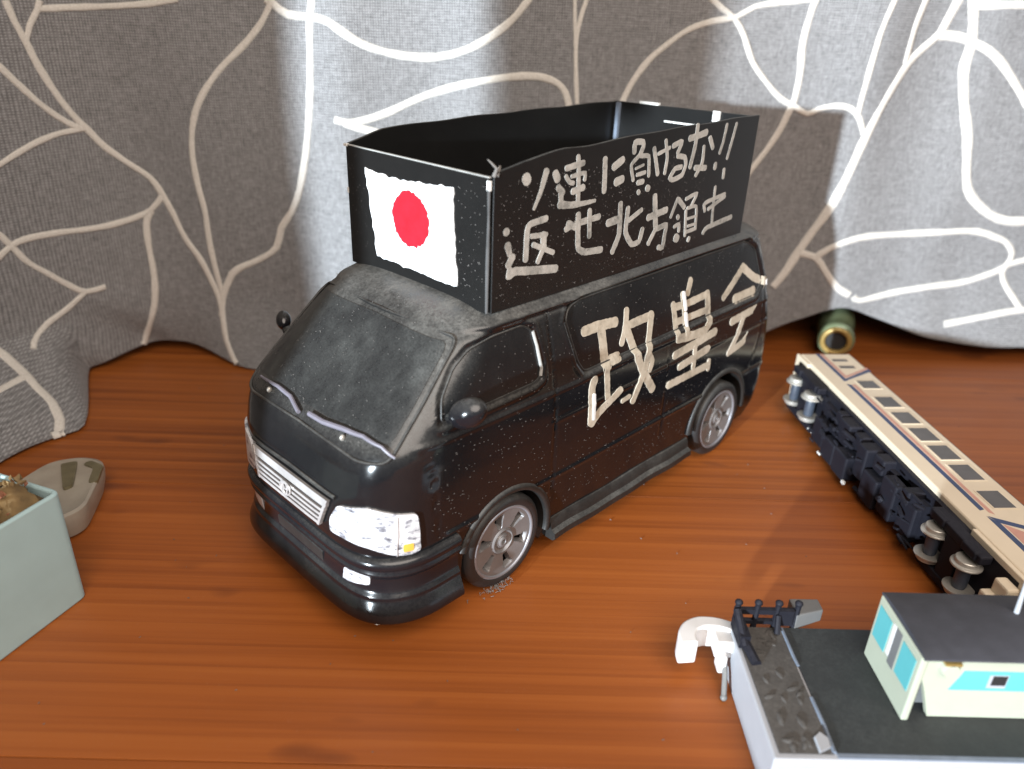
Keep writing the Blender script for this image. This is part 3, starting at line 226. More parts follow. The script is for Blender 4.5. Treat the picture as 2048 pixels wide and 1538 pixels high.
# ---------------- materials ----------------
class N:
    """small node-graph writer"""
    def __init__(s,name):
        s.m=bpy.data.materials.new(name); s.m.use_nodes=True; s.t=s.m.node_tree; s.b=s.t.nodes['Principled BSDF']
    def n(s,typ,**kw):
        x=s.t.nodes.new(typ)
        for k,v in kw.items():
            if k.startswith('i_'): x.inputs[k[2:].replace('_',' ')].default_value=v
            else: setattr(x,k,v)
        return x
    def l(s,a,b): s.t.links.new(a,b)
    def coord(s,scale=(1,1,1),kind='Object',rand=False):
        t=s.n('ShaderNodeTexCoord'); m=s.n('ShaderNodeMapping'); m.inputs['Scale'].default_value=scale; s.l(t.outputs[kind],m.inputs[0])
        if rand:
            oi=s.n('ShaderNodeObjectInfo'); mm=s.n('ShaderNodeVectorMath',operation='SCALE'); mm.inputs[0].default_value=(7.3,13.7,5.1); s.l(oi.outputs['Random'],mm.inputs['Scale'])
            a=s.n('ShaderNodeVectorMath',operation='ADD'); s.l(m.outputs[0],a.inputs[0]); s.l(mm.outputs[0],a.inputs[1]); return a.outputs[0]
        return m.outputs[0]
    def noise(s,vec,scale,detail=4,rough=.55,out=0,dist=0):
        x=s.n('ShaderNodeTexNoise'); x.inputs['Scale'].default_value=scale; x.inputs['Detail'].default_value=detail; x.inputs['Roughness'].default_value=rough; x.inputs['Distortion'].default_value=dist
        if vec is not None: s.l(vec,x.inputs['Vector'])
        return x.outputs[out]
    def ramp(s,fac,stops):
        x=s.n('ShaderNodeValToRGB'); e=x.color_ramp.elements
        while len(e)<len(stops): e.new(.5)
        for q,(p,c) in zip(e,stops): q.position=p; q.color=(*c,1) if hasattr(c,'__len__') else (c,c,c,1)
        s.l(fac,x.inputs[0]); return x.outputs[0]
    def math(s,op,a,b=None,clamp=False):
        x=s.n('ShaderNodeMath',operation=op,use_clamp=clamp)
        for i,v in enumerate((a,b)):
            if v is None: continue
            if isinstance(v,(int,float)): x.inputs[i].default_value=v
            else: s.l(v,x.inputs[i])
        return x.outputs[0]
    def mix(s,f,a,b,mode='MIX'):
        x=s.n('ShaderNodeMix',data_type='RGBA',blend_type=mode)
        for i,v in ((0,f),(6,a),(7,b)):
            if isinstance(v,(int,float)): x.inputs[i].default_value=v
            elif isinstance(v,tuple): x.inputs[i].default_value=(*v,1)
            else: s.l(v,x.inputs[i])
        return x.outputs[2]
    def bump(s,h,strength=.3,dist=.0005):
        x=s.n('ShaderNodeBump'); x.inputs['Strength'].default_value=strength; x.inputs['Distance'].default_value=dist; s.l(h,x.inputs['Height']); s.l(x.outputs[0],s.b.inputs['Normal'])
    def set(s,**kw):
        for k,v in kw.items():
            k=k.replace('_',' ')
            if isinstance(v,(int,float)): s.b.inputs[k].default_value=v
            elif isinstance(v,tuple): s.b.inputs[k].default_value=(*v,1)
            else: s.l(v,s.b.inputs[k])
        return s.m
def plain(name,col,rough=.5,var=.12,scale=300,bump=.0,metal=0.,coat=0.,spec=.5):
    g=N(name); v=g.coord(); n=g.noise(v,scale,5); n2=g.noise(v,scale*.15,3)
    f=g.math('ADD',g.math('MULTIPLY',n,.6),g.math('MULTIPLY',n2,.4))
    c=g.ramp(f,[(.3,tuple(x*(1-var) for x in col)),(.7,tuple(min(1,x*(1+var)) for x in col))])
    if bump: g.bump(n,bump,.0004)
    return g.set(Base_Color=c,Roughness=g.math('ADD',g.math('MULTIPLY',n2,.2),rough-.1),Metallic=metal,Coat_Weight=coat,Specular_IOR_Level=spec)
def dusty(name,col,rough,dust_top,dust_side,dcol=(.17,.165,.15),grain=1300,spec=.5,streak=0,shift=.32,wiped=None):
    """glossy plastic with settled dust: more of it on faces that look up"""
    g=N(name); v=g.coord(); ge=g.n('ShaderNodeNewGeometry'); sp=g.n('ShaderNodeSeparateXYZ'); g.l(ge.outputs['Normal'],sp.inputs[0])
    big=g.noise(v,55,5,.6); fine=g.noise(v,grain,3,.7); vs_=g.coord((1,1,1) if not streak else (260,260,70)); st=g.noise(vs_,1.0 if streak else 260,4,.65)
    up=g.math('MULTIPLY',g.math('ADD',sp.outputs[2],-.02),1.15,True)
    amt=g.math('MULTIPLY',g.math('POWER',up,1.5),dust_top)
    if wiped:
        s2=g.n('ShaderNodeSeparateXYZ'); g.l(v,s2.inputs[0]); mr=g.n('ShaderNodeMapRange',interpolation_type='SMOOTHSTEP'); mr.inputs[1].default_value=wiped[0]; mr.inputs[2].default_value=wiped[1]; mr.inputs[3].default_value=.12; g.l(s2.outputs[2],mr.inputs[0]); amt=g.math('MULTIPLY',amt,mr.outputs[0])
    amt=g.math('ADD',amt,dust_side)
    pat=g.math('MULTIPLY',g.ramp(big,[(.3,.25),(.7,1.0)]),g.ramp(fine,[(shift,.45),(.72,1.1)]))
    pat=g.math('MULTIPLY',pat,g.ramp(st,[(.3,.6),(.7,1.15)]))
    f=g.math('MULTIPLY',amt,pat,True)
    c=g.mix(f,col,dcol)
    g.bump(g.math('MULTIPLY',fine,f),.15,.0003)
    return g.set(Base_Color=c,Roughness=g.math('ADD',g.math('MULTIPLY',f,.9),rough,True),Specular_IOR_Level=spec)
M={}
M['paint']=dusty('black_plastic',(.006,.006,.007),.12,.95,.022,wiped=(.048,.058))
M['bonnet']=dusty('black_plastic_clean',(.006,.006,.008),.12,.4,.02)
M['glass']=dusty('black_window_plastic',(.006,.006,.007),.2,.55,.02,dcol=(.15,.155,.145),grain=2200,streak=1)
M['trim']=dusty('black_trim',(.008,.008,.008),.38,.6,.10)
M['board']=dusty('black_board',(.007,.007,.007),.33,.6,.022,spec=.4)
M['edge']=plain('bare_board_edge',(.30,.30,.285),.7,.3,200)
M['edge2']=plain('scuffed_board_edge',(.085,.085,.085),.7,.55,120)
M['chip']=plain('bare_white_plastic',(.75,.75,.72),.5)
def marker(name,c0,c1,c2):
    g=N(name); a=g.noise(g.coord(),130,5,.65); b_=g.noise(g.coord(),700,3,.7)
    g.set(Base_Color=g.ramp(g.math('ADD',g.math('MULTIPLY',a,.65),g.math('MULTIPLY',b_,.35)),[(.34,c0),(.47,c1),(.62,c2)]),Roughness=.65); g.bump(b_,.2,.0003); return g.m
M['letter']=marker('beige_marker_paint',(.25,.215,.17),(.41,.355,.275),(.51,.45,.365))
M['letter_grey']=marker('greyish_marker_paint',(.15,.145,.13),(.30,.285,.255),(.41,.385,.345))
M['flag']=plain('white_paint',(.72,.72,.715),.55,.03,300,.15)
g=N('red_marker_paint'); v=g.coord(); n=g.noise(v,180,5,.7); 
M['red']=g.set(Base_Color=g.ramp(n,[(.3,(.50,.004,.014)),(.62,(.58,.008,.022)),(.8,(.62,.05,.07))]),Roughness=.5)
M['tyre']=dusty('black_tyre',(.012,.012,.013),.42,.4,.09)
M['rim']=plain('grey_painted_rim',(.17,.16,.158),.45,.2,150,.1,.25)
M['rimlip']=plain('silver_rim_lip',(.24,.24,.26),.35,.1,150,0,.4)
M['dark']=plain('dark_cavity',(.012,.012,.012),.7,.1)
M['silver']=plain('worn_silver_plating',(.62,.60,.59),.33,.25,160,.1,.55)
M['wiper']=plain('lavender_grey_paint',(.16,.15,.18),.5,.15,300,.1)
g=N('white_painted_lamp'); v=g.coord(); n=g.noise(v,300,4,.7); n2=g.noise(g.coord((160,160,900)),1,4,.7)
M['lamp']=g.set(Base_Color=g.ramp(g.math('ADD',g.math('MULTIPLY',n,.5),g.math('MULTIPLY',n2,.5)),[(.37,(.05,.05,.06)),(.43,(.20,.20,.22)),(.48,(.45,.45,.46)),(.54,(.60,.60,.61))]),Roughness=.35,Coat_Weight=.3)
M['amber']=plain('amber_paint',(.75,.38,.06),.4)
M['lint']=plain('pale_lint',(.15,.14,.13),.9,.2)
# wood
g=N('varnished_wood'); v=g.coord((2.6,150,150),rand=True); a=g.noise(v,1,6,.6,dist=.25); v2=g.coord((9,520,520),rand=True); b=g.noise(v2,1,3,.6)
v3=g.coord((1.2,16,16),rand=True); big=g.noise(v3,1,3); 
wv=g.n('ShaderNodeTexWave',wave_type='BANDS',bands_direction='Y',wave_profile='SAW'); wv.inputs['Scale'].default_value=1; wv.inputs['Distortion'].default_value=9; wv.inputs['Detail'].default_value=3; wv.inputs['Detail Scale'].default_value=.35
g.l(g.coord((.8,48,48),rand=True),wv.inputs['Vector'])
f=g.math('ADD',g.math('MULTIPLY',a,.28),g.math('ADD',g.math('MULTIPLY',b,.26),g.math('ADD',g.math('MULTIPLY',wv.outputs['Fac'],.07),g.math('MULTIPLY',big,.39))))
c=g.ramp(f,[(.27,(.11,.027,.006)),(.42,(.225,.060,.011)),(.55,(.34,.098,.018)),(.74,(.45,.145,.030))])
sp=g.noise(g.coord((22,60,60),rand=True),1,2,.5); c=g.mix(g.ramp(sp,[(.66,0.),(.74,.6)]),c,(.07,.02,.008))
oi=g.n('ShaderNodeObjectInfo'); c=g.mix(g.math('MULTIPLY',oi.outputs['Random'],.28),c,(.24,.055,.012))
dn=g.noise(g.coord(),900,4,.75); db=g.noise(g.coord(),38,4,.6); df=g.math('MULTIPLY',g.ramp(dn,[(.58,0.),(.8,.10)]),g.ramp(db,[(.4,.2),(.65,1.)]))
c=g.mix(df,c,(.42,.36,.31)); g.bump(g.math('ADD',f,g.math('MULTIPLY',b,.5)),.12,.0004)
M['wood']=g.set(Base_Color=c,Roughness=g.math('ADD',g.math('MULTIPLY',db,.2),.36),Specular_IOR_Level=.38)
# curtain fabric
g=N('heathered_grey_fabric'); h1=g.noise(g.coord((330,330,1700)),1,3,.7); h2=g.noise(g.coord((1700,1700,280)),1,3,.7); h3=g.noise(g.coord((160,160,160)),1,3)
f=g.math('ADD',g.math('MULTIPLY',h1,.5),g.math('MULTIPLY',h2,.5)); w1=g.n('ShaderNodeTexWave',wave_type='BANDS',bands_direction='Z'); w1.inputs['Scale'].default_value=1; w1.inputs['Distortion'].default_value=1.2; w1.inputs['Detail'].default_value=2
g.l(g.coord((150,150,330)),w1.inputs['Vector']); w2=g.n('ShaderNodeTexWave',wave_type='BANDS',bands_direction='X'); w2.inputs['Scale'].default_value=1; w2.inputs['Distortion'].default_value=1.5; g.l(g.coord((330,330,50)),w2.inputs['Vector'])
wv=g.math('MULTIPLY',w1.outputs['Fac'],w2.outputs['Fac']); ff=g.math('ADD',g.math('MULTIPLY',f,.78),g.math('MULTIPLY',wv,.26))
c=g.ramp(ff,[(.32,(.115,.113,.113)),(.47,(.21,.207,.208)),(.63,(.33,.327,.33))]); g.bump(ff,.6,.0005)
M['fabric']=g.set(Base_Color=c,Roughness=.9,Sheen_Weight=.15,Specular_IOR_Level=.2)
g=N('ivory_woven_line'); w=g.noise(g.coord((1500,1500,1500)),1,3,.7); M['cord']=g.set(Base_Color=g.ramp(w,[(.3,(.50,.47,.42)),(.7,(.68,.65,.60))]),Roughness=.85); g.bump(w,.4,.0004)
# other things
M['cream']=plain('cream_plastic',(.66,.56,.42),.4,.05,120)
M['roofgrey']=plain('grey_roof_plastic',(.13,.13,.13),.55,.12,150)
M['navy']=plain('navy_print',(.035,.055,.13),.45,.15)
M['pink']=plain('salmon_print',(.52,.27,.21),.5,.12)
M['pane']=plain('smoky_window',(.085,.078,.075),.2,.35,90)
M['under']=dusty('black_underframe',(.007,.007,.011),.6,.25,.07,dcol=(.08,.08,.10),spec=.2)
M['steel']=plain('worn_steel',(.42,.40,.36),.4,.15,200,0,.5)
M['pin']=plain('dull_grey_pin',(.16,.16,.155),.5,.2)
M['axle']=plain('dark_axle',(.045,.055,.075),.4,.2)
M['hull']=plain('off_white_plastic',(.33,.34,.365),.5,.05,200)
M['deck']=dusty('black_deck_card',(.012,.014,.016),.6,.20,.03,dcol=(.15,.17,.17),streak=0,shift=.4)
M['deck2']=dusty('worn_deck_end',(.035,.032,.03),.65,.55,.1,dcol=(.16,.15,.14),shift=.4)
M['bluegrey']=plain('blue_grey_paint',(.15,.18,.23),.6,.2)
M['white']=plain('white_plastic',(.60,.585,.575),.35,.03)
M['creamgreen']=plain('pale_cream_plastic',(.35,.37,.29),.45,.04)
M['turq']=plain('turquoise_print',(.09,.34,.36),.45,.03)
M['blackroof']=plain('black_roof_card',(.035,.036,.045),.7,.25,250,.2)
M['planter']=plain('pale_blue_card',(.36,.50,.51),.75,.06,120,.1)
M['moss']=plain('dried_moss',(.17,.11,.045),.9,.6,300,.6)
M['moss2']=plain('dried_reddish_leaf',(.26,.11,.06),.85,.5,300,.5)
g=N('glazed_ceramic'); v=g.coord(); n=g.noise(v,70,4); M['ceramic']=g.set(Base_Color=g.ramp(n,[(.35,(.26,.225,.18)),(.65,(.36,.32,.26))]),Roughness=.4)
M['olive']=plain('olive_glaze',(.13,.11,.06),.35,.3)
M['jade']=plain('pale_jade_glass',(.13,.16,.09),.2,.3,80)
M['brass']=plain('dull_brass',(.32,.22,.07),.4,.2,150,0,.4)
M['oakpost']=plain('dark_wood_post',(.06,.04,.03),.6,.3)
M['wall']=plain('plaster_wall',(.35,.33,.31),.9,.05)

# ---------------- table, wall behind the curtain ----------------
table=empty('table'); tag(table,'reddish brown varnished wooden table of wide planks under all the models','table')
pw_=10.4; me=None
for k in range(7):
    y0=-39.4+pw_*k
    if me is None:
        b=MB(); b.box(-60,60,0.012,pw_-.012,-2,0); me=mkmesh('plank',b.V,b.F,M['wood'],False)
    o=link('plank',me,table,(0,y0,0)); bevel(o,.02,2)
b=MB(); b.box(-70,70,33.6,36,-3,60); b.box(-70,70,14.5,33.7,50.5,52); b.box(-36.5,-34.5,-21,33.7,-1.9,52); b.box(40.5,42.5,15.5,33.7,-1.9,52); tag(b.done('wall',M['wall']),kind='structure')  # back wall; unseen top and end boxes added to block light behind the curtain
b=MB(); b.box(-70,70,-41,33.4,-3,-2.1); b.done('table_underside',M['dark'],table)
r_=random.Random(31); b=MB()
for _ in range(120):
    x=r_.uniform(-14,22); y=r_.uniform(-9,13); l=r_.uniform(.02,.06)*(2.5 if r_.random()<.08 else 1); a=r_.uniform(0,3.14)
    b.tube([(x,y,.012),(x+l*.5*math.cos(a),y+l*.5*math.sin(a),.02),(x+l*math.cos(a+.5),y+l*math.sin(a+.5),.012)],.011,4)
tag(b.done('table_dust',M['lint'],table),kind='stuff')
# ---------------- curtain ----------------
xs=np.arange(-34,40.01,.14); ts=np.concatenate([np.linspace(0,3,44)[:-1],np.linspace(3,18,60)[:-1],np.linspace(18,50,24)])
X,T=np.meshgrid(xs,ts); HZ=hem_z(X); Z=HZ+T*(50-HZ)/50; V=curtain_pt(X,Z).reshape(-1,3); nx=len(xs); F=[(i*nx+j,i*nx+j+1,(i+1)*nx+j+1,(i+1)*nx+j) for i in range(len(ts)-1) for j in range(nx-1)]
curtain=obj('curtain',V,F,M['fabric']); tag(curtain,'heathered grey curtain with ivory branching lines hanging behind the black van','curtain')
m=curtain.modifiers.new('thickness','SOLIDIFY'); m.thickness=.04*SC; m.offset=1 if False else -1
def cnorm(x,z):
    e=.05; zz=np.maximum(z,.06); n=np.cross(curtain_pt(x+e,zz)-curtain_pt(x-e,zz),curtain_pt(x,zz+e)-curtain_pt(x,zz-e))
    n*=-np.sign(n[:,1:2]+1e-9) if False else 1; n/=np.linalg.norm(n,axis=-1,keepdims=True)+1e-12; return n
for wd,pts in DATA['CORDS']:
    P=np.array(pts); x=P[:,0]; z=np.maximum(P[:,1],hem_z(x)+.03)
    p3=curtain_pt(x,z); n=cnorm(x,z); t=np.gradient(p3,axis=0); t/=np.linalg.norm(t,axis=1,keepdims=True)+1e-9; sd=np.cross(t,n)
    L=np.concatenate([[0],np.cumsum(np.linalg.norm(np.diff(p3,axis=0),axis=1))]); ph=rnd.random()*9
    V=[];F=[];K=[-1,-.8,-.3,.3,.8,1]; H=[-.08,-.012,.0,.0,-.012,-.08]
    for i in range(len(p3)):
        wv=wd*.45*(1+.08*math.sin(L[i]*2.1+ph)+.05*math.sin(L[i]*5.7+ph*2))
        for k,h in zip(K,H):
            q=p3[i]+sd[i]*wv*k; q=q if q[2]>.02 else np.array([q[0],q[1],.02]); V.append(q+n[i]*(.095+h))
    for i in range(len(p3)-1):
        for k in range(5): F.append((i*6+k,i*6+k+1,(i+1)*6+k+1,(i+1)*6+k))
    F.append(tuple(range(6))); F.append(tuple((len(p3)-1)*6+k for k in range(6)))
    obj('woven_line',V,F,M['cord'],curtain,sharp=60)

# ---------------- the van ----------------
van=empty('toy_van',(0,0,0),math.radians(-135))
tag(van,'dusty black toy van with hand-lettered sign boards on its roof','toy van')
def s_of(x,z):
    """arc position on the body ring for a point of the side"""
    z=float(np.clip(z,.62,8.1)); hx,hy=half_ring(z); d=np.concatenate([[0],np.cumsum(np.hypot(np.diff(hx),np.diff(hy)))])
    return float(np.interp(-x,-hx,d))
zl=np.concatenate([np.linspace(.75,2.6,26)[:-1],np.linspace(2.6,7.4,92)[:-1],np.linspace(7.4,8.12,22)])
NF,NS,NR=48,230,22
rings=[]
for z in zl:
    hx,hy=half_ring(z,NF,NS,NR); d=side_disp(hx,np.full_like(hx,z)); hy=hy+d*(hy>.5)
    hz=np.full_like(hx,z)
    rings.append(np.concatenate([np.stack([hx,hy,hz],1),np.stack([hx,-hy,hz],1)[1:-1][::-1]]))
last=rings[-1]
for k in range(1,7):
    q=k/7; r=last.copy(); r[:,1]*=1-q; mx=(last[:,0].max()+last[:,0].min())/2; r[:,0]=mx+(r[:,0]-mx)*(1-q*.35); r[:,2]=8.12+.10*(1-(1-q)**2); rings.append(r)
for r in rings: r[:,2]=zlift(r[:,0],r[:,2])
n=len(rings[0]); V=np.concatenate(rings); F=[(i*n+j,i*n+(j+1)%n,(i+1)*n+(j+1)%n,(i+1)*n+j) for i in range(len(rings)-1) for j in range(n)]
F.append(tuple(range(n))[::-1]); F.append(tuple((len(rings)-1)*n+j for j in range(n)))
bm_me=mkmesh('body',V,F,M['paint'],True,40); body=link('body',bm_me,van)
AF=(-.22,1.42,1.60); AR=(-10.98,1.52,1.70)
b=MB()
for (ax,az,ar) in (AF,AR):
    for sg in (1,-1): b.lathe([(ar,sg*2.1),(ar,sg*4.2)],(ax,0,az),'y',72)
cut=b.done('cutter',M['dark'],van)
bo=body.modifiers.new('arch','BOOLEAN'); bo.object=cut; bo.operation='DIFFERENCE'; bo.solver='EXACT'
bpy.context.view_layer.update(); dg=bpy.context.evaluated_depsgraph_get()
nm=bpy.data.meshes.new_from_object(body.evaluated_get(dg)); body.modifiers.clear(); body.data=nm; nm.name='body'
bpy.data.objects.remove(cut)
def patch(poly,off,back,step=.12,side=None):
    """a raised piece that follows the body: poly in (s,z), front at off, rim reaching back to off-back"""
    P=[Vector(p) for p in poly]; out=[]
    for a,c in zip(P,P[1:]+P[:1]):
        m_=max(1,int((c-a).length/step))
        for k in range(m_): out.append(a.lerp(c,k/m_))
    nb=len(out); A=np.array([tuple(p) for p in out]); lo=A.min(0); hi=A.max(0); pts=[tuple(p) for p in out]
    gx,gz=np.meshgrid(np.arange(lo[0]+step/2,hi[0],step),np.arange(lo[1]+step/2,hi[1],step)); sd=poly_sd(gx,gz,A)
    pts+= [(float(x),float(z)) for x,z,d in zip(gx.ravel(),gz.ravel(),sd.ravel()) if d<-step*.45]
    r=delaunay_2d_cdt([Vector(p) for p in pts],[],[list(range(nb))],1,1e-6)
    vs2=np.array([tuple(p) for p in r[0]]); V=list(S(vs2[:,0],vs2[:,1],off)); F=[tuple(f) for f in r[2]]
    n0=len(V); V+=list(S(A[:,0],A[:,1],off)); V+=list(S(A[:,0],A[:,1],off-back)); F+=[(n0+i,n0+(i+1)%nb,n0+nb+(i+1)%nb,n0+nb+i) for i in range(nb)]
    return V,F
def rounded(poly,r,n=5):
    P=[Vector(p) for p in poly]; out=[]
    for i,p in enumerate(P):
        a=P[i-1];c=P[(i+1)%len(P)]; ra=min(r,(a-p).length*.45); rc=min(r,(c-p).length*.45); u=p+(a-p).normalized()*ra; w=p+(c-p).normalized()*rc
        for k in range(n+1):
            t=k/n; out.append(tuple(u*(1-t)**2+p*2*t*(1-t)+w*t*t))
    return out
def sp(s,z,off=0.): return S(np.array([s]),np.array([z]),off)[0]
def strip_pts(pts,off,step=.1):
    P=[Vector(p) for p in pts]; o=[]
    for a,c in zip(P[:-1],P[1:]):
        m_=max(1,int((c-a).length/step))
        for k in range(m_): o.append(a.lerp(c,k/m_))
    o.append(P[-1]); A=np.array([tuple(p) for p in o]); return S(A[:,0],A[:,1],off)
# windscreen, its seal
WS=rounded([(-3.22,5.20),(-2.6,5.13),(0,5.22),(2.6,5.13),(3.24,5.20),(3.1,6.2),(2.80,7.55),(0,7.60),(-2.80,7.55),(-3.1,6.2)],.28)
GL=rounded([(-3.0,5.48),(-2.4,5.58),(0,5.56),(2.4,5.62),(3.0,5.5),(2.92,6.2),(2.66,7.45),(0,7.50),(-2.66,7.45),(-2.92,6.2)],.25)
V,F=patch(GL,.02,.08,.12); ws=obj('windshield',V,F,M['glass'],van)
A=np.array(WS+WS[:1]); b=MB(); b.tube([tuple(p) for p in S(A[:,0],A[:,1],.022)],.04,8,False); b.done('windshield_seal',M['trim'],van)
# side windows (both sides)
for sg in (1,-1):
    for w in (WIN1,WIN2):
        ww=rounded(w,.15,4); poly=[(sg*s_of(x,z),z) for x,z in ww]
        V,F=patch(poly if sg>0 else poly[::-1],.008,.05,.16); o=obj('side_window',V,F,M['glass'],van)
        if sg>0:
            b=MB(); A=np.array(poly+poly[:1]); b.tube([tuple(p) for p in S(A[:,0],A[:,1],.012)],.03,6,False); b.done('window_seal',M['trim'],o)
b=MB(); b.tube([tuple(p) for p in strip_pts([(s_of(-1.33,7.25),7.25),(s_of(-1.42,6.85),6.85),(s_of(-1.5,6.25),6.25),(s_of(-1.45,6.05),6.05)],.04)],.045,8); b.done('window_trim',M['edge'],van)
# bonnet edge, grille, emblem
b=MB(); b.tube([tuple(p) for p in strip_pts([(-1.95,4.02),(0,4.08),(1.95,4.05)],.03)],.05,8); b.done('bonnet_edge',M['trim'],van)
gr=obj('grille',*patch(rounded([(-1.55,3.1),(1.45,3.12),(1.80,3.94),(-1.80,3.94)],.06,3),.05,.12),M['dark'],van)
for z0,z1,e0,e1 in ((3.72,3.93,1.72,1.78),(3.55,3.62,1.62,1.68),(3.41,3.48,1.56,1.62),(3.27,3.34,1.50,1.56),(3.13,3.21,1.42,1.50)):
    V,F=patch([(-e0,z0),(e0,z0),(e1,z1),(-e1,z1)],.13,.1,.1); obj('slat',V,F,M['silver'],gr)
for sg in (1,-1):
    V,F=patch([(sg*1.38,3.12),(sg*1.47,3.12),(sg*1.79,3.93),(sg*1.70,3.93)][::sg],.14,.1,.1); obj('frame_bar',V,F,M['silver'],gr)
b=MB()
for (rx,rz,dz) in ((.24,.17,0),(.095,.17,0),(.16,.075,.06)):
    q=[(rx*math.cos(t),3.47+dz+rz*math.sin(t)) for t in np.linspace(0,2*math.pi,33)]; A=np.array(q); b.tube([tuple(p) for p in S(A[:,0],A[:,1],.17)],.024,6,False)
b.done('emblem',M['silver'],gr)
# headlights
for sg in (1,-1):
    poly=[(sg*a,c) for a,c in DATA['HEAD']]; hl=obj('headlight',*patch(rounded(poly[::sg],.12,3),.07,.16,.1),M['lamp'],van)
    q=[(sg*3.70,2.84),(sg*3.95,2.83),(sg*3.97,3.04),(sg*3.72,3.06)]; obj('indicator',*patch(rounded(q[::sg],.05,3),.082,.03,.08),M['amber'],hl)
    b=MB(); b.tube([tuple(p) for p in strip_pts([(sg*3.55,2.76),(sg*3.60,3.3),(sg*3.58,3.86)],.075)],.018,6); b.done('lamp_seam',M['silver'],hl)
# front and rear bumpers: a profile swept along the body
def sweep(s0,s1,z_ref,prof,step=.12,front=True):
    ss=np.linspace(s0,s1,int(abs(s1-s0)/step)+2); P=S0(ss,np.full_like(ss,z_ref)); e=.05; t=S0(ss+e,np.full_like(ss,z_ref))-S0(ss-e,np.full_like(ss,z_ref))
    nn=np.stack([t[:,1],-t[:,0],0*t[:,0]],1); nn/=np.linalg.norm(nn,axis=1,keepdims=True)
    nn*=np.sign((nn*P*np.array([1,1,0])+nn*np.array([5.,0,0])).sum(1))[:,None]
    V=[];m_=len(prof)
    for p,q in zip(P,nn):
        for o,z in prof: V.append((p[0]+q[0]*o,p[1]+q[1]*o,z))
    F=[(i*m_+k,i*m_+(k+1)%m_,(i+1)*m_+(k+1)%m_,(i+1)*m_+k) for i in range(len(ss)-1) for k in range(m_)]
    F+= [tuple(range(m_)),tuple((len(ss)-1)*m_+k for k in range(m_))]; return V,F
def smoothprof(p,n=4):
    out=[]
    for i in range(len(p)-1):
        p0=p[max(i-1,0)];p1=p[i];p2=p[i+1];p3=p[min(i+2,len(p)-1)]
        for k in range(n):
            t=k/n; out.append(tuple(.5*(2*b_+(-a_+c_)*t+(2*a_-5*b_+4*c_-d_)*t*t+(-a_+3*b_-3*c_+d_)*t**3) for a_,b_,c_,d_ in zip(p0,p1,p2,p3)))
    return out+[p[-1]]
prof=smoothprof([(-.1,2.66),(.06,2.65),(.15,2.60),(.19,2.50),(.17,2.40),(.115,2.35),(.13,2.28),(.15,2.2),(.09,2.13),(.04,2.02),(.03,1.85),(.05,1.66),(.10,1.56),(.13,1.50),(.12,1.42),(.18,1.28),(.26,1.10),(.30,.95),(.29,.85),(.22,.80)])+[(-.2,.80)]
s_end=s_of(1.56,2.0)
bump=obj('front_bumper',*sweep(-s_end,s_end,2.0,prof),M['bonnet'],van,sharp=50)
for sg in (1,-1):
    q=[(sg*a_,c_) for a_,c_ in DATA['FOG']]; fl=obj('fog_light',*patch(rounded(q[::sg],.08,3),.07,.1,.08),M['lamp'],bump)
obj('number_plate_recess',*patch(rounded([(-1.1,1.55),(1.1,1.55),(1.1,2.0),(-1.1,2.0)],.08),.065,.06,.1),M['trim'],bump)
b=MB(); 
for (s_,z_,r_) in ((2.95,.83,.13),(2.75,.84,.10),(3.15,.84,.09),(2.55,.88,.04)):
    p=Vector(S0(np.array([s_]),np.array([.85]))[0]); q=Vector((p.x,p.y,0)).normalized(); b.ellipsoid((p.x+q.x*.27,p.y+q.y*.27,z_),(r_,r_,.035),10,6)
b.done('bare_paint_chip',M['chip'],bump)
L=float(np.concatenate([[0],np.cumsum(np.hypot(*np.diff(np.stack(half_ring(2.0)),axis=1)))])[-1])
prof2=smoothprof([(-.1,2.5),(.05,2.48),(.14,2.4),(.16,2.2),(.12,2.1),(.14,1.9),(.14,1.3),(.08,1.02),(-.02,.95)])+[(-.2,.95)]
s_r=s_of(-12.75,2.0)
V1,F1=sweep(s_r,L-.02,2.0,prof2); V2=[(x,-y,z) for x,y,z in V1]; V3=V1+V2[::-1]; m_=len(prof2); n1=len(V1)//m_; V3=[V1[i*m_+k] for i in range(n1) for k in range(m_)]+[V2[i*m_+k] for i in range(n1-1,-1,-1) for k in range(m_)]; F3=[(i*m_+k,i*m_+(k+1)%m_,(i+1)*m_+(k+1)%m_,(i+1)*m_+k) for i in range(2*n1-1) for k in range(m_)]+[tuple(range(m_)),tuple((2*n1-1)*m_+k for k in range(m_))]; obj('rear_bumper',V3,F3,M['paint'],van,sharp=50)
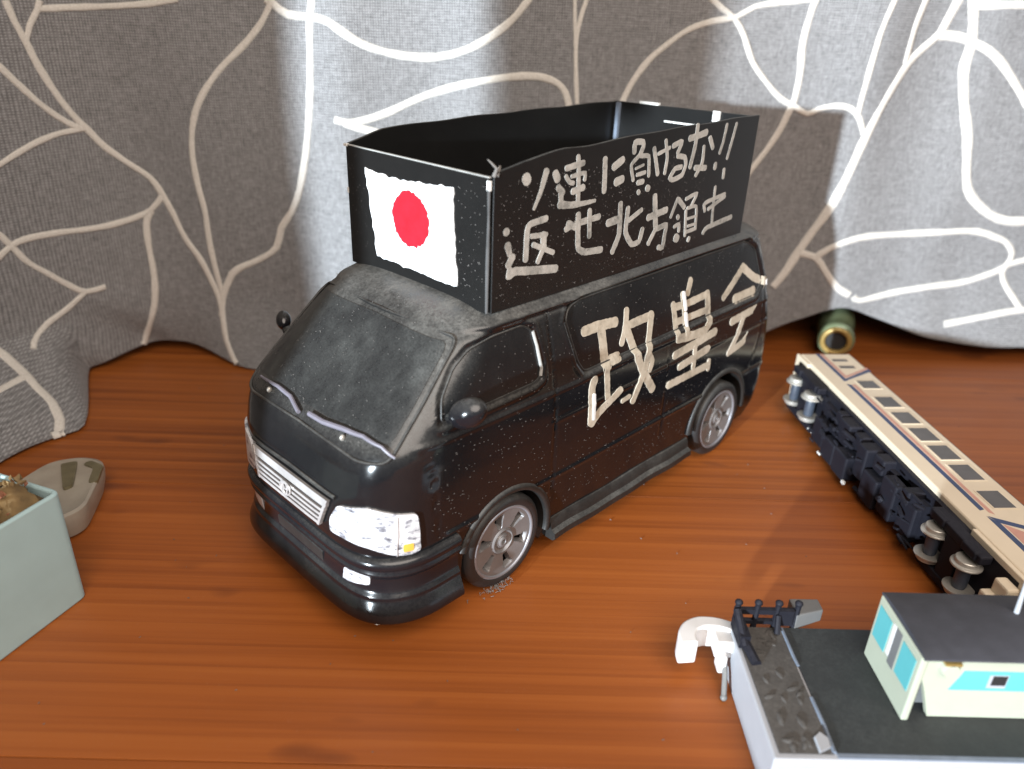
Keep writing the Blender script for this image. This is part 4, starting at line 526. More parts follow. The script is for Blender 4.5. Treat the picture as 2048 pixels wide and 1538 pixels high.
# side skirts, wheel arches, rub line
for sg in (1,-1):
    b=MB(); pr=[(3.30,1.35),(3.50,1.32),(3.56,1.2),(3.60,1.0),(3.74,.92),(3.76,.74),(3.66,.66),(3.30,.66)]; xs_=np.linspace(-2.0,-9.15,30)
    V=[(x,sg*(y+.015*math.sin(x*3)),z+.02*math.sin(x*1.7)) for x in xs_ for y,z in pr]; m_=len(pr)
    F=[(i*m_+k,i*m_+(k+1)%m_,(i+1)*m_+(k+1)%m_,(i+1)*m_+k) for i in range(29) for k in range(m_)]+[tuple(range(m_)),tuple(29*m_+k for k in range(m_))]
    b.add(V,F); b.done('side_skirt',M['trim'],van,sharp=30)
    for (ax,az,ar),a0,a1 in ((AF,18,192),(AR,-2,185)):
        V=[];F=[];pr=[(-.03,2.9),(-.02,3.50),(0,3.565),(.05,3.59),(.13,3.58),(.19,3.525),(.21,3.3)]; m_=len(pr); an=np.radians(np.linspace(a0,a1,60))
        for q in an:
            for dr,y in pr: V.append((ax+(ar+dr)*math.cos(q),sg*y,az+(ar+dr)*math.sin(q)))
        F=[(i*m_+k,i*m_+(k+1)%m_,(i+1)*m_+(k+1)%m_,(i+1)*m_+k) for i in range(59) for k in range(m_)]+[tuple(range(m_)),tuple(59*m_+k for k in range(m_))]
        obj('wheel_arch',V,F,M['trim'],van,sharp=60)
# wheels
def wheel_meshes():
    R=1.42; b=MB(); pr=[(1.10,.0),(1.16,.03),(1.26,.035),(1.34,.0),(1.40,-.07),(R,-.18),(R,-.9),(1.38,-1.0),(1.0,-1.0)]
    b.lathe(smoothprof(pr,3),(0,0,0),'y',72,caps=False); ty=mkmesh('tyre',b.V,b.F,M['tyre'],True,40)
    nr,na=40,180; rr=np.linspace(0.0,1.05,nr); V=[];F=[];HL=[]
    for r in rr:
        for k in range(na):
            q=2*math.pi*k/na; u=((q*6/(2*math.pi))%1)-.5
            hole=min(smooth01((r-.46)/.06),smooth01((.93-r)/.06))*smooth01((.168+.10*(r-.7)-abs(u))/.05) if .4<r<.97 else 0
            h=-.02-.10*(1-r)**1.0-.22*float(hole)
            h+=.05*float(smooth01((.40-r)/.04))-.06*float(smooth01((.34-r)/.03)*smooth01((r-.2)/.03))+.05*float(smooth01((.16-r)/.04))-.12*float(smooth01((.07-r)/.02))
            V.append((max(r,.001)*math.cos(q),h,max(r,.001)*math.sin(q))); HL.append(float(hole))
    F=[(i*na+k,i*na+(k+1)%na,(i+1)*na+(k+1)%na,(i+1)*na+k) for i in range(nr-1) for k in range(na)]; F=[f for f in F if min(HL[q] for q in f)<.75]
    rm=mkmesh('rim',V,F,M['rim'],True,35)
    b=MB(); b.lathe(smoothprof([(1.02,-.10),(1.03,-.01),(1.07,.03),(1.12,.02),(1.14,-.04),(1.10,-.12)],3),(0,0,0),'y',72,True); lp=mkmesh('rim_lip',b.V,b.F,M['rimlip'],True,60)
    b=MB(); b.lathe([(1.12,-.42),(.02,-.42)],(0,0,0),'y',48); bk=mkmesh('wheel_back',b.V,b.F,M['dark'],True)
    return ty,rm,lp,bk
WM=wheel_meshes(); R3=math.pi
for x,z in ((-.2,1.42),(-11.0,1.42)):
    for sg in (1,-1):
        wx=bpy.data.objects.new('wheel',WM[0]); C.objects.link(wx); wx.parent=van; wx.location=Vector((x,sg*(3.46 if x>-5 else 3.56),z))*SC; wx.rotation_euler=(0,.22 if x>-5 else .5,0 if sg>0 else R3)
        for nm_,me_ in (('rim',WM[1]),('rim_lip',WM[2]),('wheel_back',WM[3])):
            o=bpy.data.objects.new(nm_,me_); C.objects.link(o); o.parent=wx
b=MB(); b.box(-13.8,3.2,-2.0,2.0,.8,.9); b.done('underside',M['dark'],van)
# wipers and their pivots
def wip(pts,w): 
    P=strip_pts(pts,.075,.12); n_=len(P); b=MB(); b.tube([tuple(p) for p in P],[w*(.95 if i<n_*.45 else .95-.5*(i/n_-.45)/.55) for i in range(n_)],8); return b
for pts,w in (([(.30,5.44)]+DATA['WIPL'][1:],.07),([(-.08,5.36)]+DATA['WIPR'][::-1][1:],.06)):
    wo=wip(pts,w).done('wiper',M['wiper'],van)
for s_,z_ in DATA['NUB']:
    b=MB(); p=sp(s_,z_,.04); b.ellipsoid(tuple(p),(.075,.06,.085),12,8); b.done('wiper_pivot',M['steel'],van)
# mirrors
for px_,sg in ((MIRL,1),(MIRR,-1)):
    b=MB(); rot=Matrix.Rotation(math.radians(sg*30),3,'Z')@Matrix.Rotation(math.radians(sg*32),3,'X'); k_=1 if sg>0 else .62; b.ellipsoid(px_,(.34*k_,.50*k_,.36*k_),24,14,rot); mo=b.done('side_mirror',M['bonnet'],van)
    b=MB(); b.tube([(px_[0],px_[1],px_[2]-.1),(px_[0]+.1,sg*3.3,px_[2]-.32)],.13,10); b.done('mirror_arm',M['paint'],mo)
# ---------------- sign boards on the roof ----------------
th=.09
def wall_panel(name,path,top,bot,mat=None):
    """path: list of (x,y); top/bot heights along it; a board of thickness th standing on the roof"""
    P=[Vector((p[0],p[1],0)) for p in path]; V=[];F=[]
    for i,p in enumerate(P):
        t=(P[min(i+1,len(P)-1)]-P[max(i-1,0)]).normalized(); nn=Vector((t.y,-t.x,0))*th/2
        V+= [(p.x+nn.x,p.y+nn.y,bot[i]),(p.x+nn.x,p.y+nn.y,top[i]),(p.x-nn.x,p.y-nn.y,top[i]),(p.x-nn.x,p.y-nn.y,bot[i])]
    for i in range(len(P)-1):
        for k in range(4): F.append((i*4+k,i*4+(k+1)%4,(i+1)*4+(k+1)%4,(i+1)*4+k))
    F+=[(0,1,2,3),tuple((len(P)-1)*4+k for k in range(4))]
    return bevel(obj(name,V,F,mat or M['board'],van,False),.015,2)
ux=np.linspace(0,1,40)
def side_path(sg):
    xs=np.interp(ux,[0,1],[-.06,-11.72]); bow=(.02+.10*(sg<0))*np.sin(np.pi*ux); ys=sg*(2.83+bow-.0*ux)
    if sg>0: tp=np.interp(xs,[-11.8,-5.9,-3.2,-2.35,-.9,0],[11.88,11.75,11.62,11.62,11.44,11.27])
    else: tp=np.interp(xs,[-11.9,-4.7,-2.94,-1.15,0],[11.78,11.62,11.57,11.5,11.2])
    tp=tp+.015*np.sin(xs*2.3); return list(zip(xs,ys)),tp,np.interp(xs,[-11.8,0],[8.05,7.95])
pl,tl,bl=side_path(1); left=wall_panel('side_board',pl,tl,bl); left['label']='side sign board with two rows of beige hand-written characters'
pr_,tr_,br_=side_path(-1); wall_panel('side_board',pr_,tr_,br_)
fp=[(-.01,y) for y in np.linspace(-2.79,2.79,12)]; front=wall_panel('front_board',fp,[11.17]*12,[7.95]*12); front['label']='front sign board with a white flag and red disc'
rp=[(-11.67,y) for y in np.linspace(-2.72,2.72,10)]; rear=wall_panel('rear_board',rp,np.linspace(11.77,11.82,10),[8.0]*10)
def pl_box(name,x0,x1,y0,y1,z0,z1,mat,parent): b=MB(); b.box(x0,x1,y0,y1,z0,z1); return bevel(b.done(name,mat,parent,False),.01,1)
pl_box('bare_edge',-.05,.03,-2.84,2.80,11.166,11.20,M['edge'],front)
b=MB(); b.tube([(.035,2.81,7.98),(.045,2.815,9.2),(.035,2.82,10.3),(.04,2.815,10.95)],[.035,.045,.03,.04],6); b.done('bare_edge',M['edge2'],front)
for q in ((.0,.07,2.77,2.86,10.9,11.12),(-.02,.06,-2.86,-2.72,11.14,11.21),(.03,.05,-2.81,-2.76,9.9,10.05)):
    b=MB(); b.box(*q); b.done('bare_chip',M['chip'],front,False)
for q in ((-11.74,-11.60,-1.75,-.95,11.78,11.86),(-11.6,-11.52,1.3,1.55,11.5,11.84),(-11.62,-11.56,-.6,.9,11.28,11.33)):
    b=MB(); b.box(*q); b.done('glue_scrap',M['chip'],rear,False)
b=MB(); b.box(-11.63,-11.5,-2.70,-2.56,8.3,11.74); b.done('corner_post',M['bluegrey'],rear,False)  # bluish highlight on the corner glue, put in as a coloured strip
b=MB(); b.tube([(-.08,2.84,11.2),(-.12,2.88,11.38),(-.02,2.82,11.5),(.05,2.76,11.58)],[.05,.035,.025,.012],6); b.tube([(-.15,2.86,11.2),(-.3,2.8,11.4),(-.35,2.75,11.36)],[.05,.03,.012],6); b.done('lint_tuft',M['lint'],left)
# hand-painted flag
def blob(pts,f0,f1,name,mat,parent): b=MB(); b.prism(pts,f0,f1); return b.done(name,mat,parent,True,40)
def wavy(poly,amp,step,seed):
    r_=random.Random(seed); o=[]; P=[Vector(p) for p in poly]
    for a,c in zip(P,P[1:]+P[:1]):
        m_=max(2,int((c-a).length/step)); nn=Vector((c.y-a.y,a.x-c.x)).normalized()
        for k in range(m_): o.append(tuple(a.lerp(c,k/m_)+nn*amp*r_.uniform(-1,1)))
    return o
fo=wavy([(-1.92,10.70),(-.9,10.62),(0.2,10.68),(1.60,10.78),(1.68,9.6),(1.76,8.36),(.2,8.36),(-1.54,8.40),(-1.72,9.5)],.035,.14,3)
blob(fo,lambda p:(.036,p[0],p[1]),lambda p:(.060,p[0],p[1]),'flag_field',M['flag'],front)
cd=[(-.02+math.cos(t)*.745,9.70+math.sin(t)*.71) for t in np.linspace(0,2*math.pi,60,endpoint=False)]
r_=random.Random(5); cd=[(-.03+(x+.03)*(1+r_.uniform(-.05,.035)),9.70+(z-9.70)*(1+r_.uniform(-.05,.035))) for x,z in cd]
blob(cd,lambda p:(.058,p[0],p[1]),lambda p:(.072,p[0],p[1]),'flag_disc',M['red'],front)
# brush strokes
def stroke(pts,w0,w1,r_,step=.07):
    P=[Vector(p) for p in pts]; o=[]
    n_=len(P)
    for i in range(n_-1):
        p0=P[max(i-1,0)];p1=P[i];p2=P[i+1];p3=P[min(i+2,n_-1)]; m_=max(2,int((p2-p1).length/step))
        for k in range(m_):
            t=k/m_; c=.5*(2*p1+(p2-p0)*t+(2*p0-5*p1+4*p2-p3)*t*t+(3*p1-p0-3*p2+p3)*t**3); o.append(c.lerp(p1.lerp(p2,t),.5))
    o.append(P[-1]); m_=len(o); Lf=[];Rt=[]
    for i,c in enumerate(o):
        t=(o[min(i+1,m_-1)]-o[max(i-1,0)]); t=t.normalized() if t.length>1e-6 else Vector((1,0)); nn=Vector((-t.y,t.x)); w=(w0+(w1-w0)*i/max(1,m_-1))*.5*(1+r_.uniform(-.07,.07))
        Lf.append(c+nn*w); Rt.append(c-nn*w)
    def cap(c,d,w):
        nn=Vector((-d.y,d.x)); return [c+nn*w*math.cos(a)+d*w*.85*math.sin(a) for a in np.linspace(0,math.pi,7)[1:-1]]
    t1=(o[-1]-o[-2]).normalized(); t0=(o[0]-o[1]).normalized()
    return Lf+cap(o[-1],t1,w1*.5)+Rt[::-1]+[q for q in cap(o[0],t0,w0*.5)]
def tri(poly):
    r=delaunay_2d_cdt([Vector(p) for p in poly],[],[list(range(len(poly)))],1,1e-6); return r[0],r[2]
def strokes_obj(name,L,fmap,parent,seed,mat,z0=.0,fac=1.0):
    b=MB(); r_=random.Random(seed)
    for i,(w0,w1,pts) in enumerate(L):
        pl_=stroke(pts,w0*fac,w1*fac,r_); vs2,fs=tri(pl_); h=.006+.0016*i+z0
        V=[fmap(p,h) for p in vs2]; b.add(V,[tuple(f) for f in fs])
        n_=len(pl_); V=[fmap(p,h) for p in pl_]+[fmap(p,-.01) for p in pl_]; b.add(V,[(k,(k+1)%n_,n_+(k+1)%n_,n_+k) for k in range(n_)])
    return b.done(name,mat,parent,True,30)
def lmap(p,h):
    u=min(1,max(0,(-.06-p[0])/11.66)); return (p[0],2.83+.02*math.sin(math.pi*u)+th/2+h,p[1])
for i,(nm_,L_) in enumerate(DATA['BOXCH']): strokes_obj('character' if nm_!='exclamation' else 'exclamation_mark',L_,lmap,left,20+i,M['letter_grey'],0.,.87)
def bmap(p,h):
    z=float(p[1]); s_=s_of(float(p[0]),z); q=S(np.array([s_]),np.array([z]),h+.008)[0]; return tuple(q)
for i,(nm_,L_) in enumerate(DATA['BODYCH']): strokes_obj('painted_character',L_,bmap,van,60+i,M['letter'],0.,.94)
# highlights of grazing light on the lettering, painted in as white strokes
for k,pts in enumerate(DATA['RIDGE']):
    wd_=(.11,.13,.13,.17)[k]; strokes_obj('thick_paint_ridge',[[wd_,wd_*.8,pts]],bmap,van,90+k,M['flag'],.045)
# lint on the van
def lint(n_,seed):
    r_=random.Random(seed); V=[];F=[]
    for _ in range(n_):
        k=r_.random()
        if k<.5:
            lx=r_.uniform(-12,2.4); lz=r_.uniform(1.6,7.6)
            if min(math.hypot(lx-AF[0],lz-AF[1])-AF[2],math.hypot(lx-AR[0],lz-AR[1])-AR[2])<.1: continue
            P=np.array(bmap((lx,lz),.012)); nn=np.array([0,1,.1]); t=np.array([1,0,0])
        elif k<.80: P=np.array(lmap((r_.uniform(-9,-.2),r_.uniform(8.1,11.1)),.01)); nn=np.array([0,1,0]); t=np.array([1,0,0])
        elif k<.93:
            y=r_.uniform(-2.7,2.7); P=np.array([.05,y,r_.uniform(8.1,11.0)]); nn=np.array([1,0,0]); t=np.array([0,1,0])
            if -1.95<y<1.8: continue
        else: P=sp(r_.uniform(-2.9,2.9),r_.uniform(5.4,7.9),.03); nn=np.array([.7,0,.7]); t=np.array([0,1,0])
        u=np.cross(nn,t); a=r_.uniform(-.6,.6); t,u=t*math.cos(a)+u*math.sin(a),u*math.cos(a)-t*math.sin(a)
        l=r_.uniform(.014,.042)*(2.2 if r_.random()<.06 else 1); c=r_.uniform(.2,.9)*l; w=r_.uniform(.004,.011); n0=len(V)
        for i in range(5):
            q=i/4*2-1; p=P+t*q*l*.6+u*(1-q*q)*c*.5+nn*.004; ww=w*(1-.6*abs(q)); V+= [p-u*ww,p+u*ww]
        F+=[(n0+2*i,n0+2*i+1,n0+2*i+3,n0+2*i+2) for i in range(4)]
    return V,F
tag(obj('dust_lint',*lint(2600,11),M['lint'],van,False),kind='stuff')
b=MB(); r_=random.Random(4)
for _ in range(90):
    x=-.2+r_.gauss(.25,.28); z=.05+abs(r_.gauss(0,.05)); y=3.45+r_.gauss(.03,.1); a=r_.uniform(0,6.3); l=r_.uniform(.06,.16)
    b.tube([(x,y,z),(x+l*.5*math.cos(a),y+l*.5*math.sin(a),z+.03),(x+l*math.cos(a+.7),y+l*math.sin(a+.7),max(.02,z-.02))],.008,4)
tag(b.done('tyre_fluff',M['lint'],van),kind='stuff')

# ---------------- railway carriage lying on its side ----------------
car=empty('model_railway_carriage',(14.77,9.77,0),math.atan2(-.998,.068)+0.0)
tag(car,'cream model railway carriage with navy stripe lying on its side','model carriage')
# local frame: x along the carriage, y = towards its wheels, z up (the carriage's own left side)
LEN=14.3
b=MB(); sec=[(-.02,.0),(-.02,2.2),(2.10,2.2),(2.12,0)]
V=[];
pr=[(.0,.02),(.0,2.15),(-.03,2.2),(-2.06,2.2),(-2.13,2.14),(-2.13,.06),(-2.06,.0)]
V=[(x,y,z) for x in (0,LEN) for y,z in pr]; m_=len(pr); F=[(k,(k+1)%m_,m_+(k+1)%m_,m_+k) for k in range(m_)]+[tuple(range(m_)),tuple(m_+k for k in range(m_))]
b.add(V,F); b.box(-.1,1.0,.0,.12,0.1,2.18); b.box(11.9,LEN+.05,.0,.14,.1,2.18); shell=bevel(b.done('body_shell',M['cream'],car,False),.03,2)
pr=[(-2.10,2.12),(-2.24,2.08),(-2.42,1.75),(-2.50,1.1),(-2.42,.45),(-2.24,.12),(-2.10,.06)]
V=[(x,y,z) for x in (.03,LEN-.03) for y,z in pr]; m_=len(pr); F=[(k,(k+1)%m_,m_+(k+1)%m_,m_+k) for k in range(m_)]+[tuple(range(m_)),tuple(m_+k for k in range(m_))]
b=MB(); b.add(V,F); b.done('roof',M['roofgrey'],car,True,50)
def flat(name,poly,h,mat,parent=car,z=2.2): b=MB(); b.prism(poly,lambda p:(p[0],-p[1],z-.02),lambda p:(p[0],-p[1],z+h)); return b.done(name,mat,parent,False)
for u0,u1 in ((2.6,3.24),(3.97,4.76),(5.17,5.98),(6.32,7.17),(7.49,8.35),(8.68,9.54),(10.14,11.0)):
    fr=MB(); fr.box(u0-.05,u1+.05,-1.83,-1.05,2.195,2.212); w=fr.done('window',M['cream'],car,False)
    p=MB(); p.box(u0,u1,-1.77,-1.10,2.19,2.216); p.done('pane',M['pane'],w,False)
for u0,u1 in ((.55,.75),(1.2,1.42)):
    w=flat('door_window',[(u0,1.05),(u1,1.05),(u1,1.66),(u0,1.66)],.012,M['pane'])
flat('navy_stripe',[(2.85,.60),(11.1,.60),(11.05,.76),(2.95,.76)],.006,M['navy']); flat('salmon_stripe',[(2.9,.80),(11.2,.80),(11.3,.92),(2.9,.92)],.006,M['pink'])
flat('navy_chevron',[(-.0,.62),(2.62,.62),(2.55,.78),(0,.78)],.006,M['navy']); flat('navy_chevron',[(2.62,.62),(1.72,2.14),(1.50,2.14),(2.38,.80)],.008,M['navy']); flat('salmon_chevron',[(.0,.81),(2.30,.81),(2.22,.93),(0,.93)],.006,M['pink']); flat('salmon_chevron',[(2.30,.84),(1.48,2.14),(1.36,2.14),(2.14,.9)],.007,M['pink'])
flat('navy_chevron',[(11.38,.62),(14.2,.62),(14.2,.80),(11.7,.80)],.006,M['navy']); flat('navy_chevron',[(11.38,.66),(11.95,1.6),(12.6,2.14),(12.85,2.14),(12.1,1.5),(11.7,.8)],.008,M['navy']); flat('salmon_chevron',[(11.75,.84),(14.2,.84),(14.2,1.3),(12.2,1.3)],.004,M['pink'])
r_=random.Random(9); b=MB(); b.box(.35,LEN-.35,0.0,.16,.2,2.0); b.box(3.4,10.2,.14,.34,.5,1.7)
und=b.done('underframe',M['under'],car,False)
eq=[(3.5,4.4,.72,.25,1.2),(4.5,4.9,.5,.9,1.95),(4.6,5.5,.85,.18,1.0),(5.0,5.8,.62,1.1,1.95),(5.7,6.6,.95,.25,1.15),(6.0,6.5,.55,1.25,1.9),(6.7,7.3,.75,.7,1.9),(7.4,8.3,.8,.25,1.3),(7.5,8.1,.6,1.4,1.95),(8.4,9.2,.72,.4,1.7),(9.3,10.1,.55,.3,1.5),(9.4,9.8,.7,1.5,1.9)]
for x0,x1,y1,z0,z1 in eq:
    b=MB(); b.box(x0,x1,.1,y1,z0,z1); bevel(b.done('equipment_box',M['under'],car,False),.06,2)
b=MB()
for _ in range(70):
    x=r_.uniform(3.2,10.2); z=r_.uniform(.3,1.9); y=r_.uniform(.4,.85); l=r_.uniform(.15,.6); b.tube([(x,y,z),(x+l,y+r_.uniform(-.1,.1),z+r_.uniform(-.1,.1))],r_.uniform(.03,.09),6)
tag(b.done('pipework',M['under'],und),kind='stuff')
b=MB(); b.box(2.95,3.3,.55,.6,.3,.36); b.box(4.55,4.75,.86,.9,.2,.26); b.box(6.65,6.8,.9,.98,.25,.36); b.done('pale_scrap',M['chip'],und,False)
for a0,a1 in ((1.16,2.57),(11.1,12.55)):
    b=MB(); mid=(a0+a1)/2; b.box(a0-.45,a1+.45,.18,.55,.15,.42); b.box(a0-.45,a1+.45,.18,.55,1.78,2.05); b.box(mid-.35,mid+.35,.1,.5,.3,1.9); b.box(a0-.3,a0+.3,.4,.62,1.82,2.08); b.box(a1-.3,a1+.3,.4,.62,1.82,2.08)
    bg_=bevel(b.done('bogie',M['under'],car,False),.05,2)
    for a in (a0,a1):
        b=MB(); b.lathe([(.14,.62),(.19,.8),(.19,1.4),(.14,1.58)],(a,.5,0),'z',20); b.done('axle',M['axle'],bg_)
        for zc,sg in ((.58,1),(1.62,-1)):
            b=MB(); b.lathe(smoothprof([(.05,zc-.08*sg),(.26,zc-.07*sg),(.32,zc-.04*sg),(.33,zc+.06*sg),(.40,zc+.09*sg),(.41,zc+.13*sg),(.37,zc+.15*sg),(.05,zc+.13*sg)],2),(a,.5,0),'z',36); b.done('carriage_wheel',M['steel'],bg_)
b=MB(); b.box(13.55,14.1,.16,.5,.9,1.9); b.box(13.5,13.8,.4,.75,1.0,1.5); bevel(b.done('coupler_bracket',M['cream'],car,False),.06,2)

for o_ in list(car.children_recursive):
    o_.data.transform(Matrix.Diagonal((1,-1,1,1))); o_.data.flip_normals()
# ---------------- flat wagon with a cabin ----------------
wag=empty('model_flat_wagon',(0,0,0)); tag(wag,'white-sided model flat wagon with black deck, white hook and pale cabin','model wagon')
b=MB(); b.prism([(8.10,-8.76),(24,-8.70),(24,-5.03),(8.14,-5.03)],lambda p:(p[0]+(-.02 if p[0]<9 else 0),p[1],0.0),lambda p:(p[0],p[1],1.17)); bevel(b.done('hull',M['hull'],wag,False),.05,3)
b=MB(); b.box(9.42,24,-8.60,-5.08,1.16,1.205); b.done('deck_sheet',M['deck'],wag,False)
b=MB(); b.box(8.24,9.36,-8.62,-5.08,1.165,1.20); b.done('deck_end',M['deck2'],wag,False)
b=MB(); b.box(9.42,24,-8.71,-8.605,1.16,1.20); b.done('deck_border',M['bluegrey'],wag,False)
b=MB(); b.tube([(9.40,-5.1,1.2),(9.39,-6.0,1.205),(9.41,-6.3,1.19)],.04,6); b.tube([(9.39,-7.2,1.19),(9.40,-7.9,1.2),(9.37,-8.6,1.2)],.045,6); b.done('deck_joint',M['bluegrey'],wag)
b=MB(); b.prism([(9.05,-8.62),(9.3,-8.5),(9.32,-8.28),(9.2,-8.14),(9.06,-8.25)],lambda p:(p[0],p[1],1.19),lambda p:(p[0]+.02,p[1],1.26)); b.done('grey_chip',M['hull'],wag,False)
r_=random.Random(3); b=MB()
for _ in range(26):
    x=r_.uniform(8.3,9.2); y=r_.uniform(-8.55,-5.2); s_=r_.uniform(.04,.13); b.ellipsoid((x,y,1.195),(s_*1.8,s_*.7,.02+s_*.15),7,4,Matrix.Rotation(r_.uniform(0,3),3,'Z'))
tag(b.done('crumbs',M['deck2'],wag),kind='stuff')
# black lattice rack at the far corner
b=MB()
for x in (8.24,8.72,9.22,9.70):
    b.tube([(x,-5.02,1.05),(x+.03,-5.0,1.9)],.075,8); b.ellipsoid((x+.03,-5.0,1.9),(.10,.10,.08),10,6)
b.box(8.2,9.75,-5.06,-4.94,1.58,1.72); b.box(8.2,9.75,-5.06,-4.94,1.28,1.38); b.box(9.25,9.62,-5.12,-5.02,1.3,1.75); b.box(8.18,8.42,-5.75,-5.0,1.16,1.52); b.tube([(8.22,-5.1,1.75),(8.28,-5.85,1.3)],.10,8); b.tube([(8.30,-5.5,1.3),(8.44,-6.3,1.22)],.12,8)
b.tube([(9.25,-5.1,1.6),(9.2,-5.35,1.25)],.07,8); b.done('lattice_rack',M['under'],wag,True,40)
b=MB(); b.prism([(9.70,-5.1),(10.5,-4.75),(10.5,-4.35),(9.7,-4.5)],lambda p:(p[0],p[1],1.15),lambda p:(p[0],p[1],1.62 if p[0]<10 else 1.5)); bevel(b.done('rack_block',M['roofgrey'],wag,False),.03,2)
# hook, pin
b=MB(); hk=[(8.22,-5.05,.98),(7.85,-4.93,1.0),(7.45,-4.92,1.0),(7.16,-5.08,1.0),(7.02,-5.35,.98),(7.05,-5.62,.95)]
P=[Vector(p) for p in hk]; fine=[]
for i in range(len(P)-1):
    for k in range(5): fine.append(P[i].lerp(P[i+1],k/5))
fine.append(P[-1])
for _ in range(3): fine=[fine[0]]+[(fine[i-1]+fine[i]*2+fine[i+1])/4 for i in range(1,len(fine)-1)]+[fine[-1]]
V=[];F=[];m_=4
for i,p in enumerate(fine):
    t=(fine[min(i+1,len(fine)-1)]-fine[max(i-1,0)]).normalized(); nn=Vector((-t.y,t.x,0)).normalized(); w=.16+.07*(i/len(fine)); hh=.34
    for a,c in ((-1,-.5),(-1,.5),(1,.5),(1,-.5)): V.append(p+nn*w*a+Vector((0,0,hh*2*c-.12)))
F=[(i*4+k,i*4+(k+1)%4,(i+1)*4+(k+1)%4,(i+1)*4+k) for i in range(len(fine)-1) for k in range(4)]+[(0,1,2,3),tuple((len(fine)-1)*4+k for k in range(4))]
b.add(V,F); b.box(7.72,8.18,-5.55,-4.95,.62,1.12); b.box(7.78,7.98,-5.78,-5.4,.35,.85)
h_=b.done('coupling_hook',M['white'],wag,True,50); bevel(h_,.09,4)
b=MB(); b.tube([(7.98,-5.45,.75),(7.93,-5.9,.42),(7.86,-6.25,.12)],.065,10); b.ellipsoid((7.86,-6.26,.10),(.085,.085,.085),12,8); b.done('coupling_pin',M['pin'],wag)
# cabin: part of the wagon
cx0,cx1,cy0,cy1,cz0,cz1=11.10,16.5,-7.76,-5.84,1.205,2.98
b=MB(); b.box(cx0,cx0+.16,cy0,cy1,cz0,cz1); b.box(cx0+.1,cx1,cy1-.14,cy1,cz0,cz1-.01); endw=bevel(b.done('cabin_end_wall',M['creamgreen'],wag,False),.04,2)
b=MB(); b.prism([(cx0+.62,cz0+.02),(cx1,cz0+.02),(cx1,cz1-.01),(cx0+.17,cz1-.01),(cx0+.17,cz1-.55),(cx0+.36,cz1-1.0)],lambda p:(p[0],cy0+.12,p[1]),lambda p:(p[0],cy0+.26,p[1])); fw=b.done('cabin_front_wall',M['creamgreen'],wag,False)
b=MB(); b.box(cx0+.35,cx1,cy0+.5,cy1-.2,cz0,cz1-.05); b.done('cabin_interior',M['roofgrey'],wag,False)
b=MB(); b.prism([(cx0+.85,2.02),(cx1,2.02),(cx1,2.56),(cx0+1.05,2.56),(cx0+1.0,2.4)],lambda p:(p[0],cy0+.125,p[1]),lambda p:(p[0],cy0+.112,p[1])); b.done('turquoise_panel',M['turq'],fw,False)
b=MB(); b.box(12.72,13.12,cy0+.105,cy0+.2,2.10,2.46); wn=b.done('window',M['hull'],fw,False); b=MB(); b.box(12.79,13.10,cy0+.10,cy0+.19,2.18,2.44); b.done('pane',M['dark'],wn,False)
b=MB(); b.lathe([(.16,cy0-.02),(.19,cy0+.02),(.19,cy0+.2)],(11.78,0,2.66),'y',24); lm=b.done('cabin_lamp',M['creamgreen'],wag,True,40)
b=MB(); b.box(11.62,11.96,cy0-.02,cy0+.14,2.80,2.86); b.done('lamp_hood',M['brass'],lm,False)
for y0,y1 in ((-6.52,-5.96),(-7.62,-7.06)):
    b=MB(); b.box(cx0-.014,cx0+.03,y0,y1,1.92,2.78); b.done('turquoise_panel',M['turq'],endw,False)
b=MB(); b.box(cx0-.02,cx0+.02,-6.72,-6.60,2.0,2.84); b.done('white_slot_edge',M['white'],endw,False); b=MB(); b.box(cx0-.012,cx0+.02,-6.98,-6.73,1.86,2.84); b.done('slot',M['roofgrey'],endw,False)
nx_=12; V=[];F=[]
for i in range(nx_+1):
    y=cy0-.04+(cy1-cy0+.08)*i/nx_; z=cz1+.10*math.sin(math.pi*i/nx_)**.6; V+= [(cx0+.03,y,cz1-.02),(cx0+.03,y,z+.03),(cx1+.1,y,z+.03),(cx1+.1,y,cz1-.02)]
F=[(i*4+k,i*4+(k+1)%4,(i+1)*4+(k+1)%4,(i+1)*4+k) for i in range(nx_) for k in range(4)]+[(0,1,2,3),tuple(nx_*4+k for k in range(4))]
obj('cabin_roof',V,F,M['blackroof'],wag,True,40)
b=MB(); b.tube([(13.77,-6.46,3.0),(13.74,-6.45,3.6),(13.70,-6.44,4.6)],[.06,.045,.04],8); b.done('mast',M['hull'],wag)

# ---------------- planter, ceramic, bottle ----------------
ang=math.atan2(-.93,-.36)
pb=empty('planter_box',(-8.57,-3.24,0),ang); tag(pb,'pale blue planter box at the left edge with dry stems inside','planter box')
# local x along the visible face, local -y (to the left of it) is depth
b=MB(); LX,DY,HH=9.5,-6.0,3.35
out_=rounded([(0,0),(LX,0),(LX,DY),(0,DY)],.25,4); inn=rounded([(.14,-.14),(LX-.14,-.14),(LX-.14,DY+.14),(.14,DY+.14)],.15,4); n_=len(out_)
V=[(x,y,0) for x,y in out_]+[(x,y,HH) for x,y in out_]+[(x,y,HH) for x,y in inn]+[(x,y,.5) for x,y in inn]
F=[tuple(range(n_))[::-1]]+[(r*n_+i,r*n_+(i+1)%n_,(r+1)*n_+(i+1)%n_,(r+1)*n_+i) for r in range(3) for i in range(n_)]+[tuple(3*n_+i for i in range(n_))]
b.add(V,F); bevel(b.done('box_wall',M['planter'],pb,True,40),.06,3)
b=MB(); b.box(.32,LX-.32,DY+.32,-.32,.6,2.9); b.done('soil',M['moss'],pb,False)
dp=empty('dried_plant',(-8.57,-3.24,0),ang); tag(dp,'clump of brown and olive dried moss and leaves in the pale blue planter','dried plant')
r_=random.Random(12)
